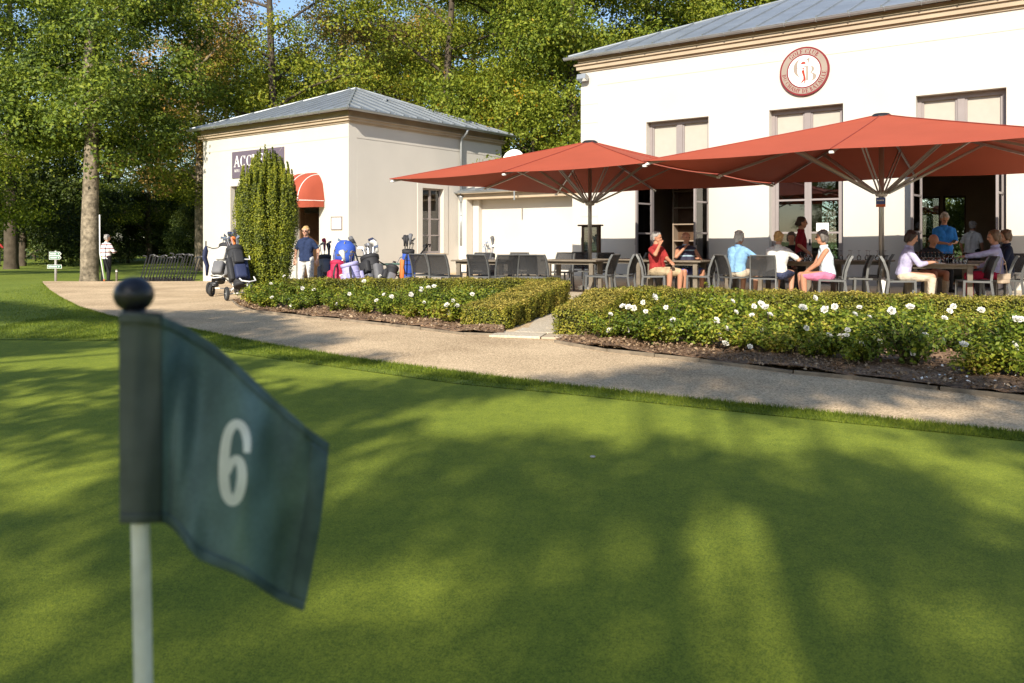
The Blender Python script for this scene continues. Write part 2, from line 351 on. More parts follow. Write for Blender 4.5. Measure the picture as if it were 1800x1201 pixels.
# ------------------------------------------------------------------ buildings
ANG = R(36.8); EX = Vector((math.cos(ANG), -math.sin(ANG), 0)); SY = Vector((math.sin(ANG), math.cos(ANG), 0))
D_MAIN, D_ACC = 22.25, 17.3
def on_plane(u, d):
    r = (u-900)/F; Z = d/(SY.y + SY.x*r); return Vector((r*Z, Z, 0))
O_MAIN = on_plane(1022, D_MAIN); O_ACC = on_plane(613, D_ACC)      # main: front left corner; lodge: front right corner
def fx(O, u, y=0.0):
    r = (u-900)/F; return (r*(O.y+y*SY.y) - O.x - y*SY.x)/(EX.x - r*EX.y)
def fy(O, u, x=0.0):
    r = (u-900)/F; return (r*(O.y+x*EX.y) - O.x - x*EX.x)/(SY.x - r*SY.y)
def fz(O, x, y, v): return H - (v-VH)/F*(O + EX*x + SY*y).y

def wall_with(mb, x0, x1, y0, y1, z0, z1, ops):
    """wall along x with openings (xa, xb, za, zb)"""
    cx = x0
    for xa, xb, za, zb in sorted(ops):
        mb.box(cx, xa, y0, y1, z0, z1)
        if za > z0: mb.box(xa, xb, y0, y1, z0, za)
        if zb < z1: mb.box(xa, xb, y0, y1, zb, z1)
        cx = xb
    mb.box(cx, x1, y0, y1, z0, z1)
def clip_poly(poly, s0, s1):
    def half(P, f):
        out = []
        for i in range(len(P)):
            a, b = P[i], P[(i+1) % len(P)]; fa, fb = f(a), f(b)
            if fa >= 0: out.append(a)
            if (fa >= 0) != (fb >= 0): t = fa/(fa-fb); out.append((a[0]+(b[0]-a[0])*t, a[1]+(b[1]-a[1])*t))
        return out
    P = half(poly, lambda p: p[0]-s0)
    return half(P, lambda p: s1-p[0]) if P else P
def roof_slope(parent, A, B, top, width, start=0.0):
    """A, B: ends of the eave; top: upper corner(s) from B's side to A's. Zinc panels between standing battens."""
    A, B = Vector(A), Vector(B); ex = (B-A).normalized(); T = [Vector(p) for p in top]
    ey = (T[0]-A) - ex*(T[0]-A).dot(ex); ey.normalize(); nz = ex.cross(ey)
    poly = [(0, 0), ((B-A).length, 0)] + [((p-A).dot(ex), (p-A).dot(ey)) for p in T]
    L = (B-A).length; s = -start
    while s < L:
        q = clip_poly(poly, max(s, 0)+0.012, min(s+width, L)-0.012)
        if len(q) >= 3:
            mb = MB(); mb.prism([A+ex*a+ey*b+nz*0.02 for a, b in q], nz*0.012); mb.build('roof_panel', M['zinc'], parent)
            hi = [b for a, b in poly]
            c = clip_poly(poly, s+width-0.001, s+width+0.001)
            if len(c) >= 3:
                t1 = max(b for a, b in c); x = s+width
                mb = MB(); mb.bar(A+ex*x+ey*0.01+nz*0.045, A+ex*x+ey*(t1)+nz*0.045, 0.045, 0.06, nz); mb.build('roof_batten', M['gutter'], parent)
        s += width
def half_gutter(mb, p0, p1, r=0.075):
    """half-round gutter along p0-p1"""
    p0, p1 = Vector(p0), Vector(p1); d = (p1-p0).normalized(); a = Vector((d.y, -d.x, 0)); up = Vector((0,0,1)); n = 8
    vs = []
    for p in (p0, p1):
        for rr in (r, r-0.008):
            for k in range(n+1):
                t = math.pi*k/n; vs.append(p + a*(math.cos(t)*rr) - up*(math.sin(t)*rr))
    m = n+1; fs = []
    for k in range(n):
        fs += [(k, k+1, 2*m+k+1, 2*m+k), (m+k, 3*m+k, 3*m+k+1, m+k+1), (k, m+k, m+k+1, k+1), (2*m+k, 2*m+k+1, 3*m+k+1, 3*m+k)]
    fs += [(0, 2*m, 3*m, m), (n, m+n, 3*m+n, 2*m+n)]
    mb.add(vs, fs)
    mb.tube([p0 + a*r, p1 + a*r], 0.012, 6)

# --- main clubhouse ------------------------------------------------
mainb = thing('clubhouse', 'long cream clubhouse with tall windows, zinc roof and round emblem behind the umbrellas', 'building', (O_MAIN.x, O_MAIN.y, 0), -ANG)
XR, DEP, WT = 20.0, 11.5, 0.45
ZT = 4.80; Z_GR, Z_CB, Z_EV = 6.12, 6.60, 7.03
doors = [(fx(O_MAIN, 1136), fx(O_MAIN, 1245.5)), (fx(O_MAIN, 1352), fx(O_MAIN, 1482)), (fx(O_MAIN, 1610), fx(O_MAIN, 1769)), (fx(O_MAIN, 1769)+1.95, fx(O_MAIN, 1769)+4.0)]
mb = MB(); ops = [(a, b, 0.03, ZT) for a, b in doors]
wall_with(mb, 0.002, XR, 0.0, WT, -0.3, Z_GR-0.012, ops)
mb.box(0.002, XR, 0.012, WT, Z_GR-0.012, Z_GR+0.012)          # the recessed string groove
mb.box(0.002, XR, 0.0, WT, Z_GR+0.012, Z_CB)
mb.build('wall', M['render'], mainb)
mb = MB(); mb.box(0, WT, WT+0.001, DEP, -0.3, Z_CB); mb.build('wall', M['render'], mainb)
mb = MB(); mb.box(XR-WT, XR, WT, DEP, -0.3, Z_CB); mb.build('wall', M['render'], mainb)
# faint ashlar courses at the corner pier
for k in range(9):
    z = 0.75 + k*0.6
    mb = MB(); mb.box(-0.012, 0.62, -0.012, 0.0, z, z+0.588); mb.build('corner_block', M['render'], mainb)
YB = 8.0
rear = [(fx(O_MAIN, 1606, YB), fx(O_MAIN, 1652.5, YB)), (fx(O_MAIN, 1657.5, YB), fx(O_MAIN, 1698, YB)), (fx(O_MAIN, 1432, YB), fx(O_MAIN, 1500, YB))]
zt_r = fz(O_MAIN, rear[0][0], YB, 346)
mb = MB(); wall_with(mb, WT+0.002, XR-WT-0.002, YB, YB+0.25, -0.3, Z_CB-0.001, [(a, b, 0.45, zt_r) for a, b in rear])
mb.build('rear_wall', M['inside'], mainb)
for a, b in rear:
    mb = MB()
    for xa, xb, za, zb in ((a, a+.06, .45, zt_r), (b-.06, b, .45, zt_r), (a+.06, b-.06, zt_r-.07, zt_r), (a+.06, b-.06, .45, .53), (a+.06, b-.06, 1.3, 1.345)):
        mb.box(xa, xb, YB+.1, YB+.16, za, zb)
    f = mb.build('window_frame', M['inside_wood'], mainb)
    mb = MB(); mb.box(a+.06, b-.06, YB+.127, YB+.133, .53, zt_r-.07); mb.build('pane', M['glass'], f)
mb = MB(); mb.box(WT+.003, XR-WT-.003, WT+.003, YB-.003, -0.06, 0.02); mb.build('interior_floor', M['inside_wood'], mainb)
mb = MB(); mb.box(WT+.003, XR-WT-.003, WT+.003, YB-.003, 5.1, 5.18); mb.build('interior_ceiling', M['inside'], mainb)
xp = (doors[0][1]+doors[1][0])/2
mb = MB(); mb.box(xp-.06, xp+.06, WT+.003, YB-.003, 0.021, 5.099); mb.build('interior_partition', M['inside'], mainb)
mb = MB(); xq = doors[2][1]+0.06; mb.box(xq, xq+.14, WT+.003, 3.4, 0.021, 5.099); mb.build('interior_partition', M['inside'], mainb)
# cornice: three stacked mouldings wrapping the left corner
def cornice(parent, x0, x1, zc, ze, yb, left=True, right=False, side_len=6.0):
    mb = MB(); h = ze - zc
    for pz0, pz1, pr in ((0.0, 0.07, .04), (0.07, 0.20, .12), (0.20, 0.26, .18)):
        mb.box(x0-(pr if left else 0), x1+(pr if right else 0), -pr, yb, zc+pz0, zc+pz1)
    mb.build('cornice', M['stone'], parent)
    mb = MB(); pr = 0.08; mb.box(x0-(pr if left else 0), x1+(pr if right else 0), -pr, yb, zc+0.26, ze-0.005); mb.build('fascia', M['stone'], parent)
cornice(mainb, 0, XR, Z_CB, Z_EV, DEP)
roof = bpy.data.objects.new('roof', None); link(roof, mainb)
o = 0.31; sl = 0.41; half = (DEP+2*o)/2; zr = Z_EV+0.03 + sl*half
roof_slope(roof, (-o, -o, Z_EV+.03), (XR+o, -o, Z_EV+.03), [(XR+o-half, half-o, zr), (half-o, half-o, zr)], 0.80, 0.2)
roof_slope(roof, (-o, DEP+o, Z_EV+.03), (-o, -o, Z_EV+.03), [(half-o, half-o, zr)], 0.80, 0.2)
roof_slope(roof, (XR+o, DEP+o, Z_EV+.03), (-o, DEP+o, Z_EV+.03), [(half-o, half-o, zr), (XR+o-half, half-o, zr)], 0.80, 0.2)
mb = MB(); mb.prism([(-o+.03, -o+.03, Z_EV+.02), (XR+o-.03, -o+.03, Z_EV+.02), (XR+o-.03, DEP+o-.03, Z_EV+.02), (-o+.03, DEP+o-.03, Z_EV+.02)], (0, 0, .02)); mb.build('roof_deck', M['inside_wood'], roof)
mb = MB(); mb.tube([(-o, -o, Z_EV+.07), (half-o, half-o, zr+.04)], 0.045, 8); mb.tube([(half-o, half-o, zr+.045), (XR+o-half, half-o, zr+.045)], 0.045, 8); mb.build('hip_roll', M['gutter'], roof)
mb = MB(); half_gutter(mb, (-o-.12, -o-.05, Z_EV+.015), (XR+o, -o-.05, Z_EV+.015)); g = mb.build('gutter', M['gutter'], mainb, smooth=False)
for k in range(24):
    x = -o+.25+k*.84
    mb = MB(); mb.tube([(x, -o-.05+math.cos(t)*.086, Z_EV+.015-math.sin(t)*.086) for t in [math.pi*i/8 for i in range(9)]], .012, 6); mb.build('gutter_bracket', M['gutter'], g)

def leaf_door(parent, hx, side, ang, z0=0.06, z1=3.28, w=0.86, y=0.2):
    """glazed leaf hinged at hx; side = +1 when it closes towards +x; ang = opening outwards"""
    e = bpy.data.objects.new('door_leaf', None); link(e, parent); e.location = (hx, y, 0); e.rotation_euler = (0, 0, -side*ang)
    X = lambda a, b: (a, b) if side > 0 else (-b, -a)
    mb = MB()
    for a, b, za, zb in ((0, .09, z0, z1), (w-.09, w, z0, z1), (.09, w-.09, z1-.1, z1), (.09, w-.09, z0, z0+.22), (.09, w-.09, 1.37, 1.42), (.09, w-.09, 2.27, 2.32)):
        xa, xb = X(a, b); mb.box(xa, xb, -.025, .025, za, zb)
    mb.build('leaf_frame', M['joinery'], e)
    for za, zb in ((z0+.22, 1.37), (1.42, 2.27), (2.32, z1-.1)):
        xa, xb = X(.09, w-.09); mb = MB(); mb.box(xa, xb, -.004, .004, za, zb); mb.build('pane', M['glass'], e)
    xa, xb = X(w-.075, w-.03); mb = MB(); mb.bbox(xa, xb, -.06, -.026, 1.05, 1.22, .006); mb.build('handle', M['black'], e)
for k, (a, b) in enumerate(doors):
    w = (b-a); mid = (a+b)/2; yf = 0.22
    mb = MB()
    for xa, xb, za, zb in ((a, a+.09, .03, ZT), (b-.09, b, .03, ZT), (a+.09, b-.09, ZT-.12, ZT), (a+.09, b-.09, 3.29, 3.39), (mid-.08, mid+.08, 3.39, ZT-.12)):
        mb.box(xa, xb, yf, yf+.12, za, zb)
    fr = bpy.data.objects.new('window', None); link(fr, mainb); 
    o_ = mb.build('frame', M['joinery'], fr)
    for xa, xb in ((a+.09, mid-.08), (mid+.08, b-.09)):
        mb = MB(); mb.box(xa, xb, yf+.07, yf+.10, 3.39, ZT-.12); mb.build('upper_panel', M['blind'], fr)
        for q in ((xa, xa+.05, 3.39, ZT-.12), (xb-.05, xb, 3.39, ZT-.12)): mb = MB(); mb.box(q[0], q[1], yf+.03, yf+.069, q[2], q[3]); mb.build('panel_stile', M['joinery'], fr)
    mb = MB(); mb.box(a, b, -0.03, yf, 0.0, 0.03); mb.build('threshold', M['stone'], fr)
for k in (0, 2):
    w = (doors[k][1]-doors[k][0])/2-.09
    leaf_door(mainb, doors[k][0]+.09, 1, R(94), w=w, y=.2); leaf_door(mainb, doors[k][1]-.09, -1, R(88), w=w, y=.2)
for k in (1, 3):
    w = (doors[k][1]-doors[k][0])/2-.092
    leaf_door(mainb, doors[k][0]+.09, 1, 0, w=w, y=.28); leaf_door(mainb, doors[k][1]-.09, -1, 0, w=w, y=.28)
# printed notices on the glass
def notice(parent, x0, x1, y, z0, z1, n=5, label=None):
    t = bpy.data.objects.new('paper_notice', None); link(t); t.location = parent.matrix_world @ Vector((0,0,0)); t.location = parent.location; t.rotation_euler = parent.rotation_euler
    tag(t, label, 'notice')
    mb = MB(); mb.box(x0, x1, y-.004, y-.002, z0, z1); mb.build('sheet', M['white'], t)
    mb = MB(); h = (z1-z0)/(n+2)
    for k in range(n): mb.box(x0+(x1-x0)*.14, x1-(x1-x0)*(.14+.15*random.random()), y-.0055, y-.0045, z1-h*(k+1.3), z1-h*(k+1.3)+h*.3)
    mb.build('print', M['joinery'] if n < 6 else M['black'], t)
    return t
xa, xb = fx(O_MAIN, 1435, .25), fx(O_MAIN, 1457, .25)
notice(mainb, xa, xb, .248, fz(O_MAIN, xa, .2, 407), fz(O_MAIN, xa, .2, 392), 4, 'white paper notice taped to the closed glass door behind the waitress')
# the shelves inside the left doorway
sh = thing('bookcase', 'tall dark wooden shelves inside the open left doorway of the clubhouse', 'shelves', O_MAIN + EX*(doors[0][0]+.35) + SY*2.6, -ANG)
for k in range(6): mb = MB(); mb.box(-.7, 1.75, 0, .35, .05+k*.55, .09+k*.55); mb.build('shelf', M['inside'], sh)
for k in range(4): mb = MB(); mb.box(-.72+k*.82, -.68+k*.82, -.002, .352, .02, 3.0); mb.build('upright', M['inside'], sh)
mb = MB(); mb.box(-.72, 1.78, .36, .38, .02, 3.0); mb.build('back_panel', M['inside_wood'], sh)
M['brass'] = mat('brass', (0.6, 0.38, 0.12), 0.3, metal=0.9)
for k in range(4):
    t = thing('shelf_ornament', ('brass vase on the lowest filled shelf','dark vase on the second shelf','squat dark vase on the third shelf','brass vase on the top filled shelf')[k]+' inside the left doorway', 'ornament', O_MAIN + EX*(doors[0][0]+.35+random.uniform(-.55,1.5)) + SY*2.75 + Vector((0,0,.09+.55*(k % 5))), -ANG, 'ornaments on the shelves')
    mb = MB(); hh = random.uniform(.12,.32); mb.lathe([(.03,0),(.07,hh*.3),(.05,hh*.7),(.03,hh)], 10); mb.build('vase', M['inside'] if k % 3 else M['brass'], t, smooth=True)
# wall lamp at the corner
mb = MB(); mb.bbox(-.09,.09,-.2,0,-.13,.05,.01)
wl_ = thing('floodlight', 'small floodlight under the left end of the clubhouse cornice', 'lamp', O_MAIN + EX*.17 + SY*(-.015) + Vector((0,0,fz(O_MAIN, .17, 0, 137))), -ANG)
mb = MB(); mb.prism([(-.16,-.30,-.08),(-.16,-.10,-.14),(-.16,-.06,.02),(-.16,-.26,.08)], (.32,0,0)); mb.build('housing', M['gutter'], wl_)
mb = MB(); mb.prism([(-.14,-.303,-.075),(-.14,-.123,-.128),(-.14,-.128,-.134),(-.14,-.308,-.081)], (.28,0,0)); mb.build('lens', M['glass'], wl_)
mb = MB(); mb.box(-.03,.03,-.10,.001,-.06,-.02); mb.build('bracket', M['black'], wl_)

# --- serif letters built from strokes --------------------------------
def letter(mb, ch, place, dz):
    """place(x, y, h) -> 3-D; glyph box 0..w by 0..1. Returns advance."""
    prims = []
    def S(x0, y0, x1, y1, w): prims.append(('s', x0, y0, x1, y1, w))
    def Aa(cx, cy, rx, ry, a0, a1, w): prims.append(('a', cx, cy, rx, ry, a0, a1, w))
    def ser(x, y, w=.26): prims.append(('s', x-w/2, y, x+w/2, y, .06))
    T, t = .19, .085
    if ch == 'A': S(.04,.03,.36,1,t); S(.68,.03,.36,1,T); S(.16,.36,.58,.36,t); ser(.05,.03); ser(.68,.03); w = .74
    elif ch == 'B': S(.14,0,.14,1,T); Aa(.22,.75,.26,.23,-90,90,T); Aa(.22,.27,.34,.25,-90,90,T); S(.0,.03,.24,.03,t); S(.0,.97,.24,.97,t); S(.14,.51,.26,.51,t); w = .62
    elif ch in 'CG':
        Aa(.42,.5,.38,.48,42,318,T); S(.72,.68,.72,.97,t)
        if ch == 'G': S(.68,.05,.68,.42,T); ser(.68,.42)
        w = .8
    elif ch == 'D': S(.14,0,.14,1,T); Aa(.22,.5,.42,.47,-90,90,T); S(0,.03,.24,.03,t); S(0,.97,.24,.97,t); w = .74
    elif ch in 'EF':
        S(.14,0,.14,1,T); S(0,.97,.56,.97,t); S(.14,.52,.44,.52,t); S(.56,.8,.56,.98,t); S(.44,.43,.44,.61,t)
        if ch == 'E': S(0,.03,.58,.03,t); S(.58,.03,.58,.22,t)
        else: ser(.14,.03)
        w = .64
    elif ch == 'H': S(.14,0,.14,1,T); S(.62,0,.62,1,T); S(.14,.5,.62,.5,t); ser(.14,.03); ser(.14,.97); ser(.62,.03); ser(.62,.97); w = .8
    elif ch == 'I': S(.14,0,.14,1,T); ser(.14,.03); ser(.14,.97); w = .34
    elif ch == 'L': S(.14,0,.14,1,T); S(0,.03,.54,.03,t); S(.54,.03,.54,.24,t); ser(.14,.97); w = .58
    elif ch == 'M': S(.1,0,.1,1,t); S(.82,0,.82,1,T); S(.1,1,.45,.05,T); S(.45,.05,.8,1,t); ser(.1,.03); ser(.82,.03); w = .96
    elif ch == 'N': S(.1,0,.1,1,t); S(.66,0,.66,1,t); S(.1,1,.66,0,T); ser(.1,.03); ser(.66,.97); w = .78
    elif ch == 'O': Aa(.42,.5,.37,.48,0,360,T); w = .86
    elif ch in 'PR':
        S(.14,0,.14,1,T); Aa(.22,.73,.32,.24,-90,90,T); ser(.14,.03); S(0,.97,.24,.97,t); S(.14,.49,.24,.49,t)
        if ch == 'R': S(.3,.5,.66,.03,T)
        w = .6
    elif ch == 'S': Aa(.3,.74,.22,.23,20,270,T*.8); Aa(.3,.27,.25,.24,-160,90,T*.8); w = .6
    elif ch == 'T': S(.32,0,.32,1,T); S(.0,.97,.64,.97,t); S(.02,.8,.02,.97,t); S(.62,.8,.62,.97,t); ser(.32,.03); w = .66
    elif ch == 'U': S(.12,.35,.12,1,T); S(.64,.35,.64,1,t); Aa(.38,.34,.26,.31,180,360,.1); ser(.12,.97); ser(.64,.97); w = .78
    else: return .35
    for i, q in enumerate(prims):
        h = dz*(1+.12*i)
        if q[0] == 's':
            _, x0, y0, x1, y1, w_ = q; d = Vector((x1-x0, y1-y0)); d.normalize(); nn = Vector((-d.y, d.x))*(w_/2)
            mb.add([place(x0+nn.x, y0+nn.y, h), place(x1+nn.x, y1+nn.y, h), place(x1-nn.x, y1-nn.y, h), place(x0-nn.x, y0-nn.y, h)], [(3,2,1,0)])
        else:
            _, cx, cy, rx, ry, a0, a1, w_ = q; n = 18; vs = []
            for k in range(n+1):
                a = R(a0+(a1-a0)*k/n); ww = max(.05, w_*abs(math.cos(a))); dx, dy = math.cos(a), math.sin(a)
                vs += [place(cx+dx*rx, cy+dy*ry, h), place(cx+dx*(rx-ww), cy+dy*(ry-ww*.7), h)]
            mb.add(vs, [(2*k, 2*k+2, 2*k+3, 2*k+1) for k in range(n)])
    return w + .12

# round emblem on the clubhouse wall
M['emblem_red'] = mat('emblem_red', (0.19, 0.012, 0.017), 0.5, var=0.04)
M['emblem_tan'] = mat('emblem_tan', (0.30, 0.245, 0.20), 0.6, var=0.06)
M['emblem_gold'] = mat('emblem_orange', (0.33, 0.03, 0.01), 0.5, var=0.04)
ex_, ez_ = (fx(O_MAIN, 1372)+fx(O_MAIN, 1459))/2, 5.06
er = (fx(O_MAIN, 1459)-fx(O_MAIN, 1372))/2
ez_ = fz(O_MAIN, ex_, 0, 126)
em = thing('wall_emblem', 'round red and white golf club emblem with ring of lettering high on the wall', 'emblem', O_MAIN + EX*ex_ + Vector((0,0,ez_)), -ANG)
def disc(r, y0, y1, m, nm, r_in=0.0):
    mb = MB(); n = 56
    if r_in == 0: mb.prism([(math.cos(2*math.pi*k/n)*r, y0, math.sin(2*math.pi*k/n)*r) for k in range(n)], (0, y1-y0, 0))
    else:
        vs = []; 
        for y in (y0, y1):
            for rr in (r, r_in): vs += [(math.cos(2*math.pi*k/n)*rr, y, math.sin(2*math.pi*k/n)*rr) for k in range(n)]
        fs = []
        for k in range(n):
            j = (k+1) % n; fs += [(k, n+k, n+j, j), (2*n+k, 2*n+j, 3*n+j, 3*n+k), (k, j, 2*n+j, 2*n+k), (n+k, 3*n+k, 3*n+j, n+j)]
        mb.add(vs, fs)
    return mb.build(nm, m, em)
disc(er, -.07, -.004, M['emblem_red'], 'backing'); disc(er*.93, -.074, -.0705, M['emblem_tan'], 'lettering_ring', er*.7)
disc(er*.7, -.078, -.0705, M['emblem_red'], 'inner_ring', er*.65); disc(er*.65, -.074, -.0705, M['white'], 'white_field')
def ring_text(txt, a_mid, r, size, inward):
    """letters round the ring; inward=False reads clockwise over the top, True reads along the bottom"""
    mb = MB(); adv = []
    tmp = MB()
    for c in txt: adv.append(letter(tmp, c, lambda x, y, h: (0,0,0), .001)*size)
    tot = sum(adv); s = -tot/2
    for c, a in zip(txt, adv):
        th = a_mid - (s+a/2)/r if not inward else a_mid + (s+a/2)/r
        ca, sa = math.cos(th), math.sin(th)
        if not inward: tx, up, base = Vector((sa, 0, -ca)), Vector((ca, 0, sa)), r-size/2
        else: tx, up, base = Vector((-sa, 0, ca)), Vector((-ca, 0, -sa)), r+size/2
        org = Vector((ca, 0, sa))*base - tx*(a/2)
        mb = MB(); letter(mb, c, lambda x, y, h: org + tx*(x*size) + up*(y*size) + Vector((0, -.0745-h, 0)), .001); s += a
        if mb.v: mb.build('letter', M['emblem_red'], em)
ring_text('GOLF CLUB', R(90), er*.815, er*.185, False)
ring_text('DU CHAMP DE BATAILLE', R(270), er*.815, er*.165, True)
# monogram: big C and B with a crown and a golfer
def stroke_arc(mb, cx, cz, rx, rz_, a0, a1, w, y):
    n = 26; vs = []
    for k in range(n+1):
        a = R(a0+(a1-a0)*k/n); ww = max(.10*w, w*max(0, abs(math.cos(a)))**1.2)
        vs += [(cx+math.cos(a)*rx, y, cz+math.sin(a)*rz_), (cx+math.cos(a)*(rx-ww), y, cz+math.sin(a)*(rz_-ww*.45))]
    mb.add(vs, [(2*k, 2*k+2, 2*k+3, 2*k+1) for k in range(n)])
e = er; mb = MB()
stroke_arc(mb, -.05*e, .14*e, .38*e, .40*e, 48, 285, .16*e, -.0752)
mb.add([(.15*e,-.0754,.52*e),(.24*e,-.0754,.50*e),(.20*e,-.0754,.30*e),(.17*e,-.0754,.32*e)], [(3,2,1,0)])
mb.add([(.00*e,-.0756,.20*e),(.17*e,-.0756,.20*e),(.17*e,-.0756,-.40*e),(.08*e,-.0756,-.40*e),(.08*e,-.0756,.15*e),(.0,-.0756,.15*e)], [(5,4,3,2,1,0)])
stroke_arc(mb, .17*e, .05*e, .25*e, .16*e, -90, 90, .12*e, -.0758); stroke_arc(mb, .17*e, -.26*e, .33*e, .19*e, -90, 90, .15*e, -.0760)
mb.build('monogram', M['emblem_tan'], em)
mb = MB()
mb.add([(x*e, -.0772, z*e) for x, z in ((-.11,.29),(.06,.29),(.08,.33),(.045,.36),(.03,.40),(-.005,.37),(-.025,.43),(-.045,.37),(-.08,.40),(-.095,.36),(-.13,.33))], [tuple(range(10,-1,-1))])
mb.add([(x*e, -.0774, z*e) for x, z in ((-.03,.46),(-.02,.46),(-.02,.52),(-.03,.52))], [(3,2,1,0)])
mb.build('crown', M['emblem_gold'], em)
mb = MB()
mb.add([(x*e, -.0776, z*e) for x, z in ((-.10,.02),(-.02,.06),(.02,.02),(.03,-.10),(.06,-.24),(.07,-.36),(.05,-.50),(.01,-.50),(.02,-.38),(-.02,-.42),(-.09,-.48),(-.13,-.52),(-.10,-.42),(-.03,-.34),(-.02,-.24),(-.06,-.12))], [tuple(range(15,-1,-1))])
mb.add([(x*e, -.0778, z*e) for x, z in ((-.04,.07),(.0,.07),(.01,.12),(-.02,.14),(-.05,.11))], [(4,3,2,1,0)])
mb.add([(x*e, -.0780, z*e) for x, z in ((-.02,.11),(.0,.13),(-.30,.17),(-.30,.155))], [(3,2,1,0)])
mb.build('golfer', M['emblem_gold'], em)

# --- reception lodge -------------------------------------------------
acc = thing('reception_lodge', 'square cream reception lodge with pyramid zinc roof and red awning', 'building', (O_ACC.x, O_ACC.y, 0), -ANG)
XL = fx(O_ACC, 357); DA = 7.9
zg, zc, ze = fz(O_ACC, 0, 0, 241), fz(O_ACC, 0, 0, 215.4), fz(O_ACC, 0, 0, 193)-.02
xw0, xw1 = fx(O_ACC, 405), fx(O_ACC, 450); xd0, xd1 = fx(O_ACC, 520), fx(O_ACC, 561)
zwt = fz(O_ACC, xw0, 0, 328); zdt = fz(O_ACC, xd1, 0, 350)
mb = MB(); wall_with(mb, XL, -.002, 0, .35, -.6, zg-.012, [(xw0, xw1, -.3, zwt), (xd0, xd1, -.3, zdt)])
mb.box(XL, -.002, .012, .35, zg-.012, zg+.012); mb.box(XL, -.002, 0, .35, zg+.012, zc); mb.build('wall', M['render'], acc)
yw0, yw1 = fy(O_ACC, 742), fy(O_ACC, 779); zs0, zs1 = fz(O_ACC, 0, yw0, 446), fz(O_ACC, 0, yw0, 330)
mb = MB()
def wall_y(mb, x0, x1, y0, y1, z0, z1, ops):
    cy = y0
    for ya, yb, za, zb in sorted(ops):
        mb.box(x0, x1, cy, ya, z0, z1); mb.box(x0, x1, ya, yb, z0, za); mb.box(x0, x1, ya, yb, zb, z1); cy = yb
    mb.box(x0, x1, cy, y1, z0, z1)
wall_y(mb, -.35, 0, .351, DA, -.6, zg-.012, [(yw0, yw1, zs0, zs1)])
mb.box(-.35, -.012, .351, DA, zg-.012, zg+.012); mb.box(-.35, 0, .351, DA, zg+.012, zc)
mb.build('wall', M['render'], acc)
mb = MB(); mb.box(XL, XL+.35, .351, DA, -.6, zc); mb.box(XL+.351, -.351, DA-.35, DA, -.6, zc); mb.build('wall', M['render'], acc)
mb = MB(); mb.box(XL+.352, -.352, .353, DA-.36, -.4, -.28); mb.build('interior_floor', M['inside_wood'], acc)
mb = MB(); mb.box(XL+.352, -.352, .353, DA-.36, zc-.2, zc-.12); mb.build('interior_ceiling', M['inside'], acc)
mb = MB()
for pz0, pz1, pr in ((0.0, 0.06, .035), (0.06, 0.145, .10), (0.145, 0.185, .155)): mb.box(XL-pr, pr, -pr, DA+pr, zc+pz0, zc+pz1)
mb.build('cornice', M['stone'], acc)
mb = MB(); mb.box(XL-.06, .06, -.06, DA+.06, zc+.185, ze-.004); mb.build('fascia', M['stone'], acc)
roof = bpy.data.objects.new('roof', None); link(roof, acc)
o = .33; cx, cy = XL/2, DA/2; za = fz(O_ACC, -3.7, 3.7, 154); hx = (-XL)/2+o; hy = DA/2+o
apex = (cx, cy, za); zz = ze+.02
roof_slope(roof, (XL-o, -o, zz), (o, -o, zz), [apex], .64, .25); roof_slope(roof, (o, -o, zz), (o, DA+o, zz), [apex], .64, .1)
roof_slope(roof, (o, DA+o, zz), (XL-o, DA+o, zz), [apex], .56, .25); roof_slope(roof, (XL-o, DA+o, zz), (XL-o, -o, zz), [apex], .56, .25)
mb = MB(); mb.box(XL-o+.03, o-.03, -o+.03, DA+o-.03, ze-.003, ze+.02); mb.build('roof_deck', M['inside_wood'], roof)
mb = MB()
for c in ((XL-o, -o), (o, -o), (o, DA+o), (XL-o, DA+o)): mb.tube([(c[0], c[1], zz+.04), (cx, cy, za+.05)], .04, 8)
mb.build('hip_roll', M['gutter'], roof)
mb = MB(); yv = 3.9; xv = o-(o-cx)*.62; zv = zz+(za-zz)*.62; mb.prism([(xv-.02, yv-.15, zv+.02), (xv+.2, yv-.13, zv-.02), (xv+.06, yv, zv+.17)], (-.12, .12, .02)); mb.build('roof_vent', M['gutter'], roof)
mb = MB(); half_gutter(mb, (XL-o-.07, -o-.055, ze+.01), (o+.10, -o-.055, ze+.01), .065); g = mb.build('gutter', M['gutter'], acc)
for k in range(11):
    x = XL-o+.2+k*.72
    mb = MB(); mb.tube([(x, -o-.055+math.cos(t)*.075, ze+.01-math.sin(t)*.075) for t in [math.pi*i/8 for i in range(9)]], .011, 6); mb.build('gutter_bracket', M['gutter'], g)
mb = MB(); half_gutter(mb, (o+.055, -o-.10, ze+.008), (o+.055, DA+o+.1, ze+.008), .065); mb.build('gutter', M['gutter'], acc)
for k in range(11):
    y = .3+k*.72; mb = MB(); mb.box(o-.06, o+.0, y-.012, y+.012, zz+.03, zz+.075); mb.build('snow_clip', M['gutter'], roof)
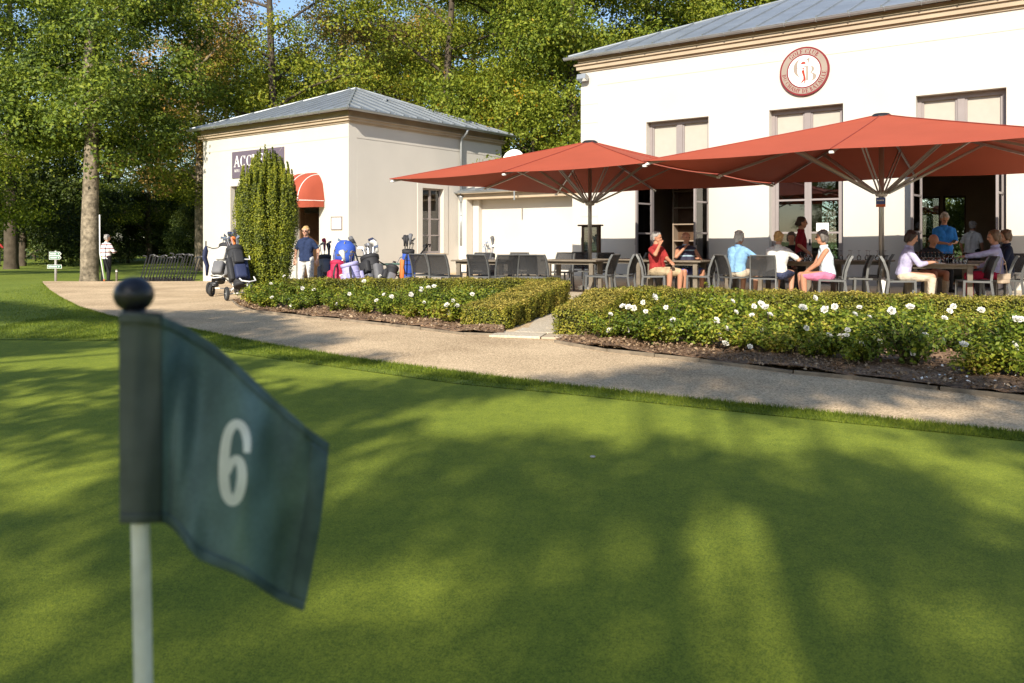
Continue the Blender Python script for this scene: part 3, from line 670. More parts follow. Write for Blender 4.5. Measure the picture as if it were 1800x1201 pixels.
# side window with its raised surround, two leaves, sill and the dark glass
w = bpy.data.objects.new('window', None); link(w, acc)
mb = MB()
for a, b, c, d in ((yw0-.24, yw0, zs0-.02, zs1+.24), (yw1, yw1+.24, zs0-.02, zs1+.24), (yw0, yw1, zs1, zs1+.24)): mb.box(.001, .025, a, b, c, d)
mb.build('surround', M['stone'] if False else M['render'], w)
mb = MB(); mb.box(-.2, .06, yw0-.06, yw1+.06, zs0-.06, zs0-.002); mb.build('sill', M['stone'], w)
ym = yw0+(yw1-yw0)*.5
mb = MB()
for a, b, c, d in ((yw0, yw0+.06, zs0, zs1), (yw1-.06, yw1, zs0, zs1), (yw0+.06, yw1-.06, zs1-.06, zs1), (yw0+.06, yw1-.06, zs0, zs0+.08), (ym-.05, ym+.05, zs0+.08, zs1-.06), (yw0+.06, ym-.05, zs0+.62, zs0+.66), (ym+.05, yw1-.06, zs0+.62, zs0+.66), (yw0+.06, ym-.05, zs0+1.2, zs0+1.24), (ym+.05, yw1-.06, zs0+1.2, zs0+1.24)):
    mb.box(-.2, -.14, a, b, c, d)
mb.build('frame', M['joinery'], w)
for a, b in ((yw0+.06, ym-.05), (ym+.05, yw1-.06)):
    for c, d in ((zs0+.08, zs0+.62), (zs0+.66, zs0+1.2), (zs0+1.24, zs1-.06)):
        mb = MB(); mb.box(-.174, -.168, a, b, c, d); mb.build('pane', M['glass'], w)
mb = MB(); mb.box(-.30, -.28, yw0, yw1, zs0, zs1); mb.build('curtain', M['blind'], w)
# front window behind the yew, the doorway and its leaf
w = bpy.data.objects.new('window', None); link(w, acc)
mb = MB()
for a, b, c, d in ((xw0, xw0+.07, -.3, zwt), (xw1-.07, xw1, -.3, zwt), (xw0+.07, xw1-.07, zwt-.08, zwt), ((xw0+xw1)/2-.05, (xw0+xw1)/2+.05, 0, zwt-.08)): mb.box(a, b, .2, .26, c, d)
mb.build('frame', M['joinery'], w)
mb = MB(); mb.box(xw0+.07, xw1-.07, .225, .232, 0, zwt-.08); mb.build('pane', M['glass'], w)
d_ = bpy.data.objects.new('door', None); link(d_, acc)
mb = MB()
for a, b, c, d in ((xd0, xd0+.08, -.3, zdt), (xd1-.06, xd1, -.3, zdt), (xd0+.08, xd1-.06, zdt-.1, zdt)): mb.box(a, b, .15, .3, c, d)
mb.build('door_frame', M['inside_wood'], d_)
mb = MB(); mb.bar((xd0+.1, .3, 1.05), (xd0+.25, 1.1, 1.05), .05, 2.1); mb.build('door_leaf', M['inside_wood'], d_)
mb = MB(); mb.box(xd0-.4, xd1+.5, 1.9, 2.3, 0.02, 1.05); mb.build('counter', M['inside'], acc)
# arched awning over the doorway: bowed canvas with pale ribs and a scalloped valance
xa0, xa1 = fx(O_ACC, 497), fx(O_ACC, 571, 0)
z_top, z_sp, z_val = fz(O_ACC, xa1-.3, -.1, 303), fz(O_ACC, xa1, -.7, 352), fz(O_ACC, xa1, -.7, 364)
M['awning'] = mat('awning_canvas', (0.33, 0.072, 0.040), 0.75, var=0.06, vscale=2, bump=0.1, bscale=250, spec=.2)
aw = thing('door_awning', 'red bowed awning with white piping over the reception doorway', 'awning', O_ACC + EX*((xa0+xa1)/2), -ANG)
hw = (xa1-xa0)/2; dp = .95; pf = lambda x: .04+.96*math.sqrt(max(0, 1-(max(0, abs(x)-hw*.5)/(hw*.5))**2)); zr_ = z_top-z_sp
def awp(x, t): # t 0 at wall top .. 1 at front edge
    a = t*math.pi/2; return Vector((x, -dp*math.sin(a), z_sp + zr_*math.cos(a)))
n, m = 22, 12; mb = MB(); vs = []
for i in range(n+1):
    x = -hw+2*hw*i/n; dome = math.sqrt(max(0, 1-(max(0, abs(x)-hw*.55)/(hw*.45))**2))
    for j in range(m+1):
        a = j/m*math.pi/2; vs.append((x, -dp*math.sin(a)*pf(x), z_sp + zr_*math.cos(a)*(.02+.98*dome)))
mb.add(vs, [(i*(m+1)+j, (i+1)*(m+1)+j, (i+1)*(m+1)+j+1, i*(m+1)+j+1) for i in range(n) for j in range(m)])
mb.build('canopy', M['awning'], aw, smooth=True)
mb = MB(); vs = []
for i in range(45):
    x = -hw+2*hw*i/44; sc_ = .03*abs(math.sin(i/44*math.pi*5)); vs += [(x, -dp*pf(x)-.004, z_sp+.006), (x, -dp*pf(x)-.002, z_val+.02-sc_)]
mb.add(vs, [(2*i, 2*i+2, 2*i+3, 2*i+1) for i in range(44)]); 
mb.build('valance', M['awning'], aw)
for i in (3, 7, 11, 15, 19):
    x = -hw+2*hw*i/n; dome = math.sqrt(max(0, 1-(max(0, abs(x)-hw*.55)/(hw*.45))**2))
    mb = MB(); mb.tube([(x, -dp*pf(x)*math.sin(j/m*math.pi/2)-.004, z_sp + .004 + zr_*math.cos(j/m*math.pi/2)*(.02+.98*dome)) for j in range(m+1)], .012, 6); mb.build('piping', M['white'], aw)
mb = MB(); mb.tube([(-hw+2*hw*i/30, -dp*pf(-hw+2*hw*i/30)-.008, z_sp+.004) for i in range(31)], .012, 6); mb.build('piping', M['white'], aw)
# notice frame beside the door
xa, xb = fx(O_ACC, 583), fx(O_ACC, 602); za_, zb_ = fz(O_ACC, xa, 0, 404), fz(O_ACC, xa, 0, 381)
nf = thing('notice_frame', 'small framed white notice on the lodge wall right of the doorway', 'notice', O_ACC + EX*xa + Vector((0,0,za_)), -ANG)
mb = MB(); w_, h_ = xb-xa, zb_-za_
for a, b, c, d in ((0,.03,0,h_), (w_-.03,w_,0,h_), (.03,w_-.03,0,.03), (.03,w_-.03,h_-.03,h_)): mb.box(a, b, -.04, -.002, c, d)
mb.build('frame', M['joinery'], nf); mb = MB(); mb.box(.03, w_-.03, -.02, -.004, .03, h_-.03); mb.build('sheet', M['white'], nf)
# reception sign
M['sign_mauve'] = mat('sign_mauve', (0.125, 0.10, 0.135), 0.5, var=0.05)
xa, xb = fx(O_ACC, 409), fx(O_ACC, 500); za_, zb_ = fz(O_ACC, xa, 0, 314), fz(O_ACC, xa, 0, 268)
sg = thing('wall_sign', 'dark mauve ACCUEIL sign on the lodge wall behind the yew', 'sign', O_ACC + EX*xa + Vector((0,0,za_)), -ANG)
mb = MB(); mb.box(0, xb-xa, -.03, -.002, 0, zb_-za_); mb.build('board', M['sign_mauve'], sg)
mb = MB(); s_ = (zb_-za_)*.42; x = (xb-xa)*.05
for c in 'ACCUEIL': mb = MB(); x += s_*1.0*letter(mb, c, lambda a, b, h: (x+a*s_, -.0305-h, (zb_-za_)*.42+b*s_), .001); mb.build('letter', M['white'], sg)
mb = MB(); s2 = (zb_-za_)*.10; x = (xb-xa)*.055
for c in 'RENS': mb = MB(); x += s2*1.15*letter(mb, c, lambda a, b, h: (x+a*s2, -.0305-h, (zb_-za_)*.23+b*s2), .001); mb.build('letter', M['white'], sg)
mb = MB(); w_ = xb-xa; h_ = zb_-za_; mb.bar((w_*.86, -.0315, h_*.62), (w_*.97, -.0315, h_*.98), .002, .02, (0,-1,0)); mb.bar((w_*.99, -.0315, h_*.28), (w_*.93, -.0315, h_*.5), .002, .02, (0,-1,0)); mb.build('line_mark', M['white'], sg)

# --- low linking wing -----------------------------------------------
yl = fy(O_ACC, 806); O_LK = O_ACC + SY*yl
lk = thing('linking_wing', 'low cream linking wing with stone beam between lodge and clubhouse', 'building', (O_LK.x, O_LK.y, 0), -ANG)
L_ = (O_MAIN-O_LK).dot(EX) - .004
zb0, zb1 = fz(O_LK, .3, 0, 351), fz(O_LK, .3, 0, 339)
mb = MB(); mb.box(.004, L_, 0, .5, zb0, zb1-.05); mb.build('beam', M['stone'], lk)
mb = MB(); mb.box(.003, L_, -.04, .52, zb1-.05, zb1); mb.build('cornice', M['stone'], lk)
mb = MB(); mb.box(.004, fx(O_LK, 820), .001, .5, -.3, zb0); mb.build('pilaster', M['render'], lk)
mb = MB(); mb.box(fx(O_LK, 1006), L_, .001, .3, -.3, zb0); mb.build('pilaster', M['render'], lk)
mb = MB(); mb.box(.005, L_, .55, .85, -.3, zb1+.3); mb.build('wall', M['render'], lk)
mb = MB(); mb.box(fx(O_LK, 836, .5), fx(O_LK, 846, .5), .35, .549, -.3, zb0); mb.build('pier', M['render'], lk)
roof = bpy.data.objects.new('roof', None); link(roof, lk)
roof_slope(roof, (.003, -.14, zb1+.03), (L_, -.14, zb1+.03), [(L_, 2.6, zb1+.62), (.003, 2.6, zb1+.62)], .6, .3)
mb = MB(); half_gutter(mb, (.0, -.2, zb1+.02), (L_, -.2, zb1+.02), .06); mb.build('gutter', M['gutter'], lk)
# rain pipe on the lodge's side wall, kinked under the eave, with a hopper and a cast foot
yp = fy(O_ACC, 811, .14)
dp_ = thing('downpipe', 'grey zinc downpipe with hopper on the corner of the lodge', 'downpipe', O_ACC + SY*yp, -ANG)
zh = fz(O_ACC, .14, yp, 346)
mb = MB(); mb.tube([(o+.05, .06, ze-.05), (o+.03, .06, ze-.14), (.16, 0, ze-.38), (.13, 0, ze-.5), (.13, 0, zh+.1)], .05, 10); mb.build('upper_pipe', M['gutter'], dp_, smooth=True)
mb = MB(); mb.lathe([(.05,-.22),(.06,-.18),(.105,-.02),(.11,.03),(.10,.03)], 12, (.13, 0, zh)); mb.build('hopper', M['gutter'], dp_, smooth=True)
mb = MB(); mb.tube([(.13, 0, zh-.2), (.13, 0, .95)], .045, 10); mb.build('lower_pipe', M['gutter'], dp_, smooth=True)
mb = MB(); mb.tube([(.13, 0, .96), (.13, 0, .1), (.2, -.05, .0)], [.062,.066,.066], 10); mb.build('foot', M['white'], dp_, smooth=True)
for z in (1.3, 2.1): mb = MB(); mb.tube([(.13,0,z-.015),(.13,0,z+.015)], .056, 10); mb.build('clamp', M['gutter'], dp_)
# satellite dish on the link roof
ds = at(904, 279, 27.5)
sd = thing('satellite_dish', 'small white dish showing above the left umbrella', 'dish', ds - Vector((0,0,.8)))
mb = MB(); mb.lathe([(.02,.0),(.2,.025),(.32,.075),(.38,.135),(.37,.14),(.3,.085),(.19,.04),(.02,.015)], 20)
d2 = mb.build('dish', M['white'], sd, smooth=True); d2.location = (0, .05, .72); d2.rotation_euler = (R(72), 0, R(-20))
mb = MB(); mb.tube([(0,.12,-.6),(0,.12,.75)], .025, 8); mb.build('mast', M['gutter'], sd)
# ------------------------------------------------------------------ umbrellas
C1 = Vector((1.72, 19.28, 0)) + SY*.27; US = 6.60
M['canvas_seam'] = mat('canvas_seam', (0.26, 0.045, 0.028), 0.8)
def umbrella_at(c, zedge, label):
    t = thing('market_umbrella', label, 'umbrella', (c.x, c.y, 0), -ANG, 'terracotta umbrellas over the terrace')
    h = US/2; ztop = zedge + .93; zh = 2.09
    g = h*1.05; corners = [(-h,-g),(0,-g),(h,-g),(h,0),(h,g),(0,g),(-h,g),(-h,0)]
    # canopy: eight fabric panels, slightly sagging between the ribs
    for k in range(8):
        a, b = Vector(corners[k]+(0,)), Vector(corners[(k+1) % 8]+(0,)); n = 10; mb = MB(); vs = []
        for i in range(n+1):
            s = i/n
            for j in range(7):
                q = j/6; p = a.lerp(b, q)*(.045 + .955*s)
                z = ztop - (ztop-zedge)*(s**.96) - .025*math.sin(math.pi*q)*s - .012*math.sin(math.pi*q)*s*s
                if k % 2 == 0: z += 0
                vs.append((p.x, p.y, z))
        mb.add(vs, [(i*7+j, i*7+j+1, (i+1)*7+j+1, (i+1)*7+j) for i in range(n) for j in range(6)])
        mb.build('canopy_panel', M['canvas'], t, smooth=True)
    for k in range(8):      # stitched seams where the panels meet
        p = Vector(corners[k]+(0,)); mb = MB(); mb.tube([(p.x*(.045+.955*s_), p.y*(.045+.955*s_), ztop-(ztop-zedge)*(s_**.96)+.006) for s_ in [i/8 for i in range(9)]], .011, 5); mb.build('seam', M['canvas_seam'], t)
    mb = MB(); mb.lathe([(.02,.06),(.14,.05),(.2,.0),(.2,-.02)], 16, (0,0,ztop+.01)); mb.build('top_cap', M['black'], t)
    mb = MB(); mb.tube([(0,0,.02),(0,0,ztop-.02)], .048, 14); mb.build('pole', M['alu'], t, smooth=True)
    mb = MB(); mb.lathe([(.05,-.07),(.1,-.06),(.115,-.02),(.115,.03),(.06,.05)], 12, (0,0,zh)); mb.build('runner_hub', M['alu'], t)
    mb = MB(); mb.lathe([(.3,0),(.3,.05),(.1,.1),(.075,.3)], 14, (0,0,.02)); mb.build('base', M['alu'], t)
    for k in range(8):
        p = Vector(corners[k]+(0,)); q = p*.985
        mb = MB(); mb.bar((p.x*.03, p.y*.03, ztop-.08), (q.x, q.y, zedge-.045), .03, .045); rb = mb.build('rib', M['alu'], t)
        mb = MB(); mb.bbox(q.x-.035, q.x+.035, q.y-.035, q.y+.035, zedge-.07, zedge-.03, .008); mb.build('rib_tip', M['white'], rb)
        s = p*(.48 if k % 2 else .46); zs = ztop-.08 + (zedge-.045-ztop+.08)*((s.length/p.length-.03)/.955)
        off = Vector((-p.y, p.x, 0)).normalized()*.03
        for sg_ in (-1, 1):
            mb = MB(); mb.bar(Vector((p.x*.03, p.y*.03, zh)) + off*sg_, Vector((s.x, s.y, zs-.02)) + off*sg_, .02, .035); mb.build('strut', M['alu'], t)
    return t
ZE = 2.60
umbrella_at(C1, ZE, 'left terracotta umbrella, its pole beside the empty tables')
u2 = umbrella_at(C1 + EX*6.55, ZE+.035, 'right terracotta umbrella with a small blue tag on its pole')
M['tag_blue'] = mat('tag_blue', (0.06, 0.10, 0.30), .5); M['tag_orange'] = mat('tag_orange', (0.55, 0.13, 0.04), .5)
pz = 1.88
mb = MB(); mb.box(-.085, .085, -.062, -.052, pz, pz+.13); tg = mb.build('tag', M['tag_blue'], u2); mb = MB(); mb.box(-.085, .085, -.0625, -.0515, pz-.055, pz-.001); mb.build('tag_band', M['tag_orange'], tg)
mb = MB()
for k in range(5): mb.box(-.06+k*.025, -.045+k*.025, -.0635, -.0625, pz+.06, pz+.085)
mb.build('tag_print', M['white'], tg)
mb = MB(); mb.tube([(.02,-.02,.12),(.03,-.03,.35),(.0,.0,.48)], [.1,.085,.05], 10); mb.build('white_wrap', M['white'], u2, smooth=True)

# ------------------------------------------------------------------ chairs and tables
def TZ(u, Z):
    return Z
def make_chair():
    t = thing('terrace_chair', 'x', 'chair', (0,0,0))
    w = .235; fr = M['chair_frame']
    for s in (-1, 1):
        mb = MB(); pts = [(s*w,-.27,0),(s*w,-.235,.2),(s*w,-.205,.43),(s*w,-.225,.6),(s*(w-.005),-.285,.78),(s*(w-.015),-.335,.87)]
        for a, b in zip(pts[:-1], pts[1:]): mb.bar(a, Vector(b)+(Vector(b)-Vector(a)).normalized()*.006, .026, .042, (0,1,0))
        mb.build('back_post', fr, t)
        mb = MB(); mb.bar((s*w,.235,0),(s*w,.22,.43), .026, .04, (0,1,0)); mb.build('leg', fr, t)
    mb = MB()
    for s in (-1, 1): mb.bar((s*w,-.2,.425),(s*w,.24,.435), .028, .034)
    mb.bar((-w,.222,.433),(w,.222,.433), .03, .03); mb.bar((-w,-.2,.425),(w,-.2,.425), .026, .03); mb.build('seat_frame', fr, t)
    mb = MB(); vs = []
    for i in range(6):
        for j in range(7):
            x = -w+.012+(2*w-.024)*j/6; y = -.2+.42*i/5; vs.append((x, y, .444-.018*math.sin(math.pi*j/6)-.01*math.sin(math.pi*i/5)))
    b = len(vs); vs += [(x, y, z-.006) for x, y, z in vs]
    fs = []
    for i in range(5):
        for j in range(6):
            q = (i*7+j, i*7+j+1, (i+1)*7+j+1, (i+1)*7+j); fs += [q, tuple(b+k for k in reversed(q))]
    mb.add(vs, fs); mb.build('seat', M['sling'], t, smooth=True)
    mb = MB(); vs = []
    prof = [(-.207,.475),(-.215,.53),(-.225,.6),(-.255,.7),(-.29,.79),(-.33,.868)]
    for i, (y, z) in enumerate(prof):
        for j in range(7):
            q = j/6; x = (-w+.012)+(2*w-.024)*q; vs.append((x, y-.022*math.sin(math.pi*q), z))
    b = len(vs); vs += [(x, y-.007, z) for x, y, z in vs]; fs = []
    for i in range(5):
        for j in range(6):
            q = (i*7+j, i*7+j+1, (i+1)*7+j+1, (i+1)*7+j); fs += [q, tuple(b+k for k in reversed(q))]
    mb.add(vs, fs); mb.build('backrest', M['sling'], t, smooth=True)
    mb = MB(); mb.tube([((-w+.015)+(2*w-.03)*j/6, -.337-.024*math.sin(math.pi*j/6), .872) for j in range(7)], .018, 6, flat=.8); mb.build('top_rail', fr, t)
    return t
chair0 = make_chair(); chair_used = [False]
def place_chair(u, Z, yaw, label, group='grey sling chairs on the terrace'):
    c = chair0 if not chair_used[0] else copy_tree(chair0); chair_used[0] = True
    Z = TZ(u, Z); p = gx(u, Z); p.z = tf(p.x); c.location = p; c.rotation_euler = (0, 0, R(yaw)); tag(c, label, 'chair', group); return c
CH = [  # u, Z, yaw, label
 (752,17.2,-36,'leftmost empty grey chair in front of the lodge window, its back towards us'),
 (783,16.6,-30,'empty grey chair next to the downpipe, its back towards us'),
 (836,18.4,150,'grey chair beyond the far-left table, facing us'),
 (853,16.5,-32,'grey chair on the near side of the far-left table, left of the tilted one'),
 (884,16.3,20,'grey chair turned slightly left at the right end of the far-left table'),
 (905,18.7,160,'grey chair facing us against the bright linking wall, left one'),
 (926,16.4,-8,'grey chair with its back to us midway between the two left tables'),
 (956,16.3,-34,'grey chair with its back to us just left of the hedge gap'),
 (984,18.6,150,'grey chair behind the table at the hedge gap, facing us'),
 (1020,19.3,170,'grey chair in front of the menu board'),
 (1056,16.6,62,'grey side-on chair facing left at the hedge-gap table'),
 (1050,18.9,30,'grey chair half hidden behind the left umbrella pole'),
 (1092,16.9,66,'grey side-on chair facing left, back to back with the red-polo man'),
 (1128,19.0,40,'grey chair behind the red-polo man, near the doorway'),
 (1150,16.55,-105,'grey chair under the man in the red polo'),
 (1207,17.9,170,'grey chair under the smiling man in the striped vest'),
 (1232,16.6,64,'empty grey side-on chair facing the two men at the small table'),
 (1262,18.6,60,'grey chair in shade behind the man in light blue'),
 (1290,16.2,-75,'grey chair under the grey-haired man in light blue'),
 (1343,15.7,-22,'grey chair with its back to us, under the blonde person in white'),
 (1394,17.9,150,'grey chair on the far side of the middle table'),
 (1462,14.9,72,'grey chair under the woman in pink shorts'),
 (1500,15.6,74,'first empty grey chair behind the woman in pink shorts'),
 (1524,15.5,70,'second empty grey chair left of the right umbrella pole'),
 (1538,16.6,66,'empty grey chair farther back left of the right umbrella pole'),
 (1583,14.6,-112,'grey chair under the dark-haired woman in lavender'),
 (1622,16.6,-160,'grey chair under the bald man in black'),
 (1712,14.5,76,'grey chair facing left at the right-hand table, in front of the woman in red trousers'),
 (1750,14.75,58,'grey chair under the woman in red trousers'),
 (1782,14.9,40,'grey chair with a jacket hung over its back, at the right'),
 (1775,17.2,120,'grey chair behind at the far right, in the shade'),
]
chairs = {}
for q in CH: chairs[(q[0])] = place_chair(*q)

def make_table(L=1.25, W=.8):
    t = thing('terrace_table', 'x', 'table'); n = 6; pw = W/n
    for k in range(n): mb = MB(); mb.bbox(-L/2, L/2, -W/2+k*pw+.004, -W/2+(k+1)*pw-.004, .715, .745, .004); mb.build('top_plank', M['teak'], t)
    mb = MB(); mb.box(-L/2+.08, L/2-.08, -W/2+.09, -W/2+.12, .65, .714); mb.box(-L/2+.08, L/2-.08, W/2-.12, W/2-.09, .65, .714); mb.build('apron', M['teak'], t)
    for sx in (-1, 1):
        for sy in (-1, 1): mb = MB(); mb.bbox(sx*(L/2-.14)-.045, sx*(L/2-.14)+.045, sy*(W/2-.12)-.045, sy*(W/2-.12)+.045, 0, .7135, .006); mb.build('leg', M['teak'], t)
    return t
table0 = make_table(); used_t = [False]; TABLES = {}
def place_table(key, u, Z, yaw, label):
    c = table0 if not used_t[0] else copy_tree(table0); used_t[0] = True
    p = gx(u, TZ(u, Z)); p.z = tf(p.x); c.location = p; c.rotation_euler = (0, 0, R(yaw)); tag(c, label, 'table', 'teak terrace tables'); TABLES[key] = c
for q in (('a',852,17.4,-20,'far-left teak table in front of the linking wing'),('b',1010,17.5,-25,'teak table at the hedge gap, left of the left umbrella pole'),
          ('c',1190,17.0,-30,'small teak table in front of the man in the red polo'),('c2',1247,17.7,-32,'teak table right behind the side-on empty chair'),
          ('d',1385,16.6,-34,'teak table with beer and glasses between the blonde person and the woman in pink shorts'),
          ('e',1512,17.2,-34,'teak table with upturned glasses behind the empty chairs'),('f',1648,14.9,-22,'right-hand teak table crowded with glasses and menus'),
          ('g',1700,16.3,-30,'teak table joined behind the crowded right-hand table'),('h',1098,18.4,-34,'teak table in shade below the first doorway')): place_table(*q)
# glasses: upturned wine glasses, tumblers of beer
M['clear'] = glass_mat('drinking_glass', (0.92, 0.94, 0.94)); M['beer'] = mat('beer', (0.75, 0.33, 0.02), 0.2, var=0.05)
def wine_up():
    mb = MB(); mb.lathe([(.034,0),(.042,.03),(.044,.055),(.036,.085),(.012,.105),(.005,.115),(.005,.19),(.012,.196),(.034,.2),(.034,.203),(.004,.203)], 14); return mb.mesh('upturned_wine_glass', M['clear'], True)
def tumbler():
    mb = MB(); mb.lathe([(.028,.0),(.036,.14),(.034,.14),(.026,.008)], 14); return mb.mesh('tumbler', M['clear'], True)
GW, GT = wine_up(), tumbler(); GLS = {}
def glass_on(key, lx, ly, label, kind='w'):
    T = TABLES[key]; p = Matrix.Rotation(T.rotation_euler.z, 4, 'Z') @ Vector((lx, ly, 0)) + T.location; p.z = T.location.z+.7465
    o = mesh_obj('wine_glass' if kind == 'w' else 'beer_glass', GW if kind == 'w' else GT, None, None, p, random.uniform(0, 6))
    if kind == 'b': mb = MB(); mb.lathe([(.025,.01),(.031,.105)], 12); mb.build('beer', M['beer'], o)
    GLS.setdefault((key, kind), []).append((900+F*p.x/p.y, o)); return tag(o, label, 'glass', 'glasses on the '+T['label'][:60])
for k in range(17): glass_on('f', -.42+.88*((k*7) % 17)/17, -.3+.1*(k % 6), 'upturned wine glass among the cluster on the right-hand table')
for lx, ly in ((.12,-.22),(.2,-.1)): glass_on('f', lx, ly, 'beer glass among the upturned glasses on the right-hand table', 'b')
for k in range(10): glass_on('d', -.2+.075*k, -.25+.14*(k % 4), 'upturned wine glass on the middle table in front of the waitress')
glass_on('d', .02, -.33, 'glass of beer on the middle table beside the blonde person', 'b')
for k in range(9): glass_on('e', -.5+.12*k, -.22+.2*(k % 3), 'upturned wine glass on the table behind the empty chairs')
for (key, kind), L in GLS.items():      # tell the glasses apart by their place along the table
    L.sort(key=lambda q: q[0]); orr = 'first second third fourth fifth sixth seventh eighth ninth tenth eleventh twelfth thirteenth fourteenth fifteenth sixteenth seventeenth'.split()
    for i, (_, o) in enumerate(L):
        if len(L) > 1: o['label'] = '%s %s from the left on the %s' % (orr[i], 'upturned wine glass' if kind == 'w' else 'beer glass', {'f': 'crowded right-hand table', 'd': 'middle table before the waitress', 'e': 'table behind the empty chairs'}[key])
mb = MB(); mb.lathe([(.03,0),(.035,.05),(.032,.05),(.028,.006)], 12)
o = mb.build('coffee_cup', M['white'], None, TABLES['c'].location + Vector((-.3,-.1,.7465))); tag(o, 'small white cup on the table by the red-polo man', 'cup')
for k, (lx, ly, a) in enumerate(((-.45,-.22,10),(-.05,-.3,-8),(.15,.05,20))):
    T = TABLES['f']; p = Matrix.Rotation(T.rotation_euler.z, 4, 'Z') @ Vector((lx, ly, 0)) + T.location
    mb = MB(); mb.box(-.15,.15,-.105,.105,0,.004); o = mb.build('paper_menu', M['white'], None, (p.x, p.y, T.location.z+.747+.001*k), T.rotation_euler.z + R(a))
    tag(o, 'white paper menu lying on the right-hand table, %s' % ('at its left end','along its front edge','among the glasses')[k], 'menu', 'paper menus on the right-hand table')
# jacket over the chair back, beige handbag
M['jacket'] = mat('jacket_cloth', (0.20, 0.18, 0.165), .9, var=.1, vscale=8)
jc = chairs[1782]; t = thing('jacket', 'grey jacket hung over the back of the right-hand chair', 'jacket', jc.location, jc.rotation_euler.z)
mb = MB(); vs = []; n, m = 14, 16
for i in range(n+1):
    for j in range(m+1):
        s = i/n; q = j/m; x = -.24+.48*q; fold = .018*math.sin(q*17+i*.4)
        if s < .5: z = .89-.42*(1-s/.5)*(.85+.15*math.sin(q*9)); y = -.3-.11*(1-s/.5)*0 - .012 + fold - .06
        else: z = .89-.3*((s-.5)/.5); y = -.29+.03+fold*.5
        if .44 < s < .56: z = .905; y = -.335 + (s-.5)*.5
        vs.append((x*(1+.08*(abs(s-.5))), y, z))
mb.add(vs, [(i*(m+1)+j, i*(m+1)+j+1, (i+1)*(m+1)+j+1, (i+1)*(m+1)+j) for i in range(n) for j in range(m)])
o = mb.build('cloth', M['jacket'], t, smooth=True); md = o.modifiers.new('thick', 'SOLIDIFY'); md.thickness = .008
M['beige'] = mat('beige_leather', (0.42, 0.33, 0.24), .55, var=.08)
t = thing('handbag', 'beige handbag hanging on the chair of the woman in red trousers', 'bag', gx(1764,14.3,.5), R(30))
mb = MB(); mb.bbox(-.13,.13,-.05,.05,-.08,.09,.02); mb.build('pouch', M['beige'], t, smooth=True); mb = MB(); mb.bbox(-.132,.132,-.056,-.02,-.01,.095,.01); mb.build('flap', M['beige'], t)
mb = MB(); mb.tube([(-.12,0,.08),(-.06,.0,.3),(.0,.02,.38),(.06,0,.3),(.12,0,.08)], .007, 6); mb.build('strap', M['beige'], t)

# menu board on a stand
M['brown'] = mat('brown_wood', (0.075, 0.04, 0.022), .5, var=.2, vscale=6)
t = thing('menu_board', 'brown wooden menu case on a stand beside the left umbrella pole', 'menu board', gx(1038,24.2,.02), R(-30)); t.scale = (1.12,1.12,1.06)
for s in (-1, 1): mb = MB(); mb.box(s*.22-.03, s*.22+.03, -.03, .03, 0, 1.5); mb.build('post', M['brown'], t)
mb = MB(); mb.box(-.28,.28,.031,.06,.75,1.5); mb.build('back_panel', M['brown'], t)
mb = MB(); mb.bbox(-.34,.34,-.1,.09,1.5,1.545,.008); mb.build('cap', M['brown'], t)
for k, x in enumerate((-.18,.01)):
    mb = MB(); mb.box(x, x+.17,.024,.03,.82,1.44); p = mb.build('menu_sheet', M['white'], t)
    mb = MB()
    for r in range(12): mb.box(x+.025, x+.15-.04*random.random(), .0225,.0235,.86+r*.047,.868+r*.047)
    mb.build('print', M['black'], p)
mb = MB(); mb.box(-.2,.2,-.018,-.012,.78,1.47); mb.build('pane', M['glass'], t)

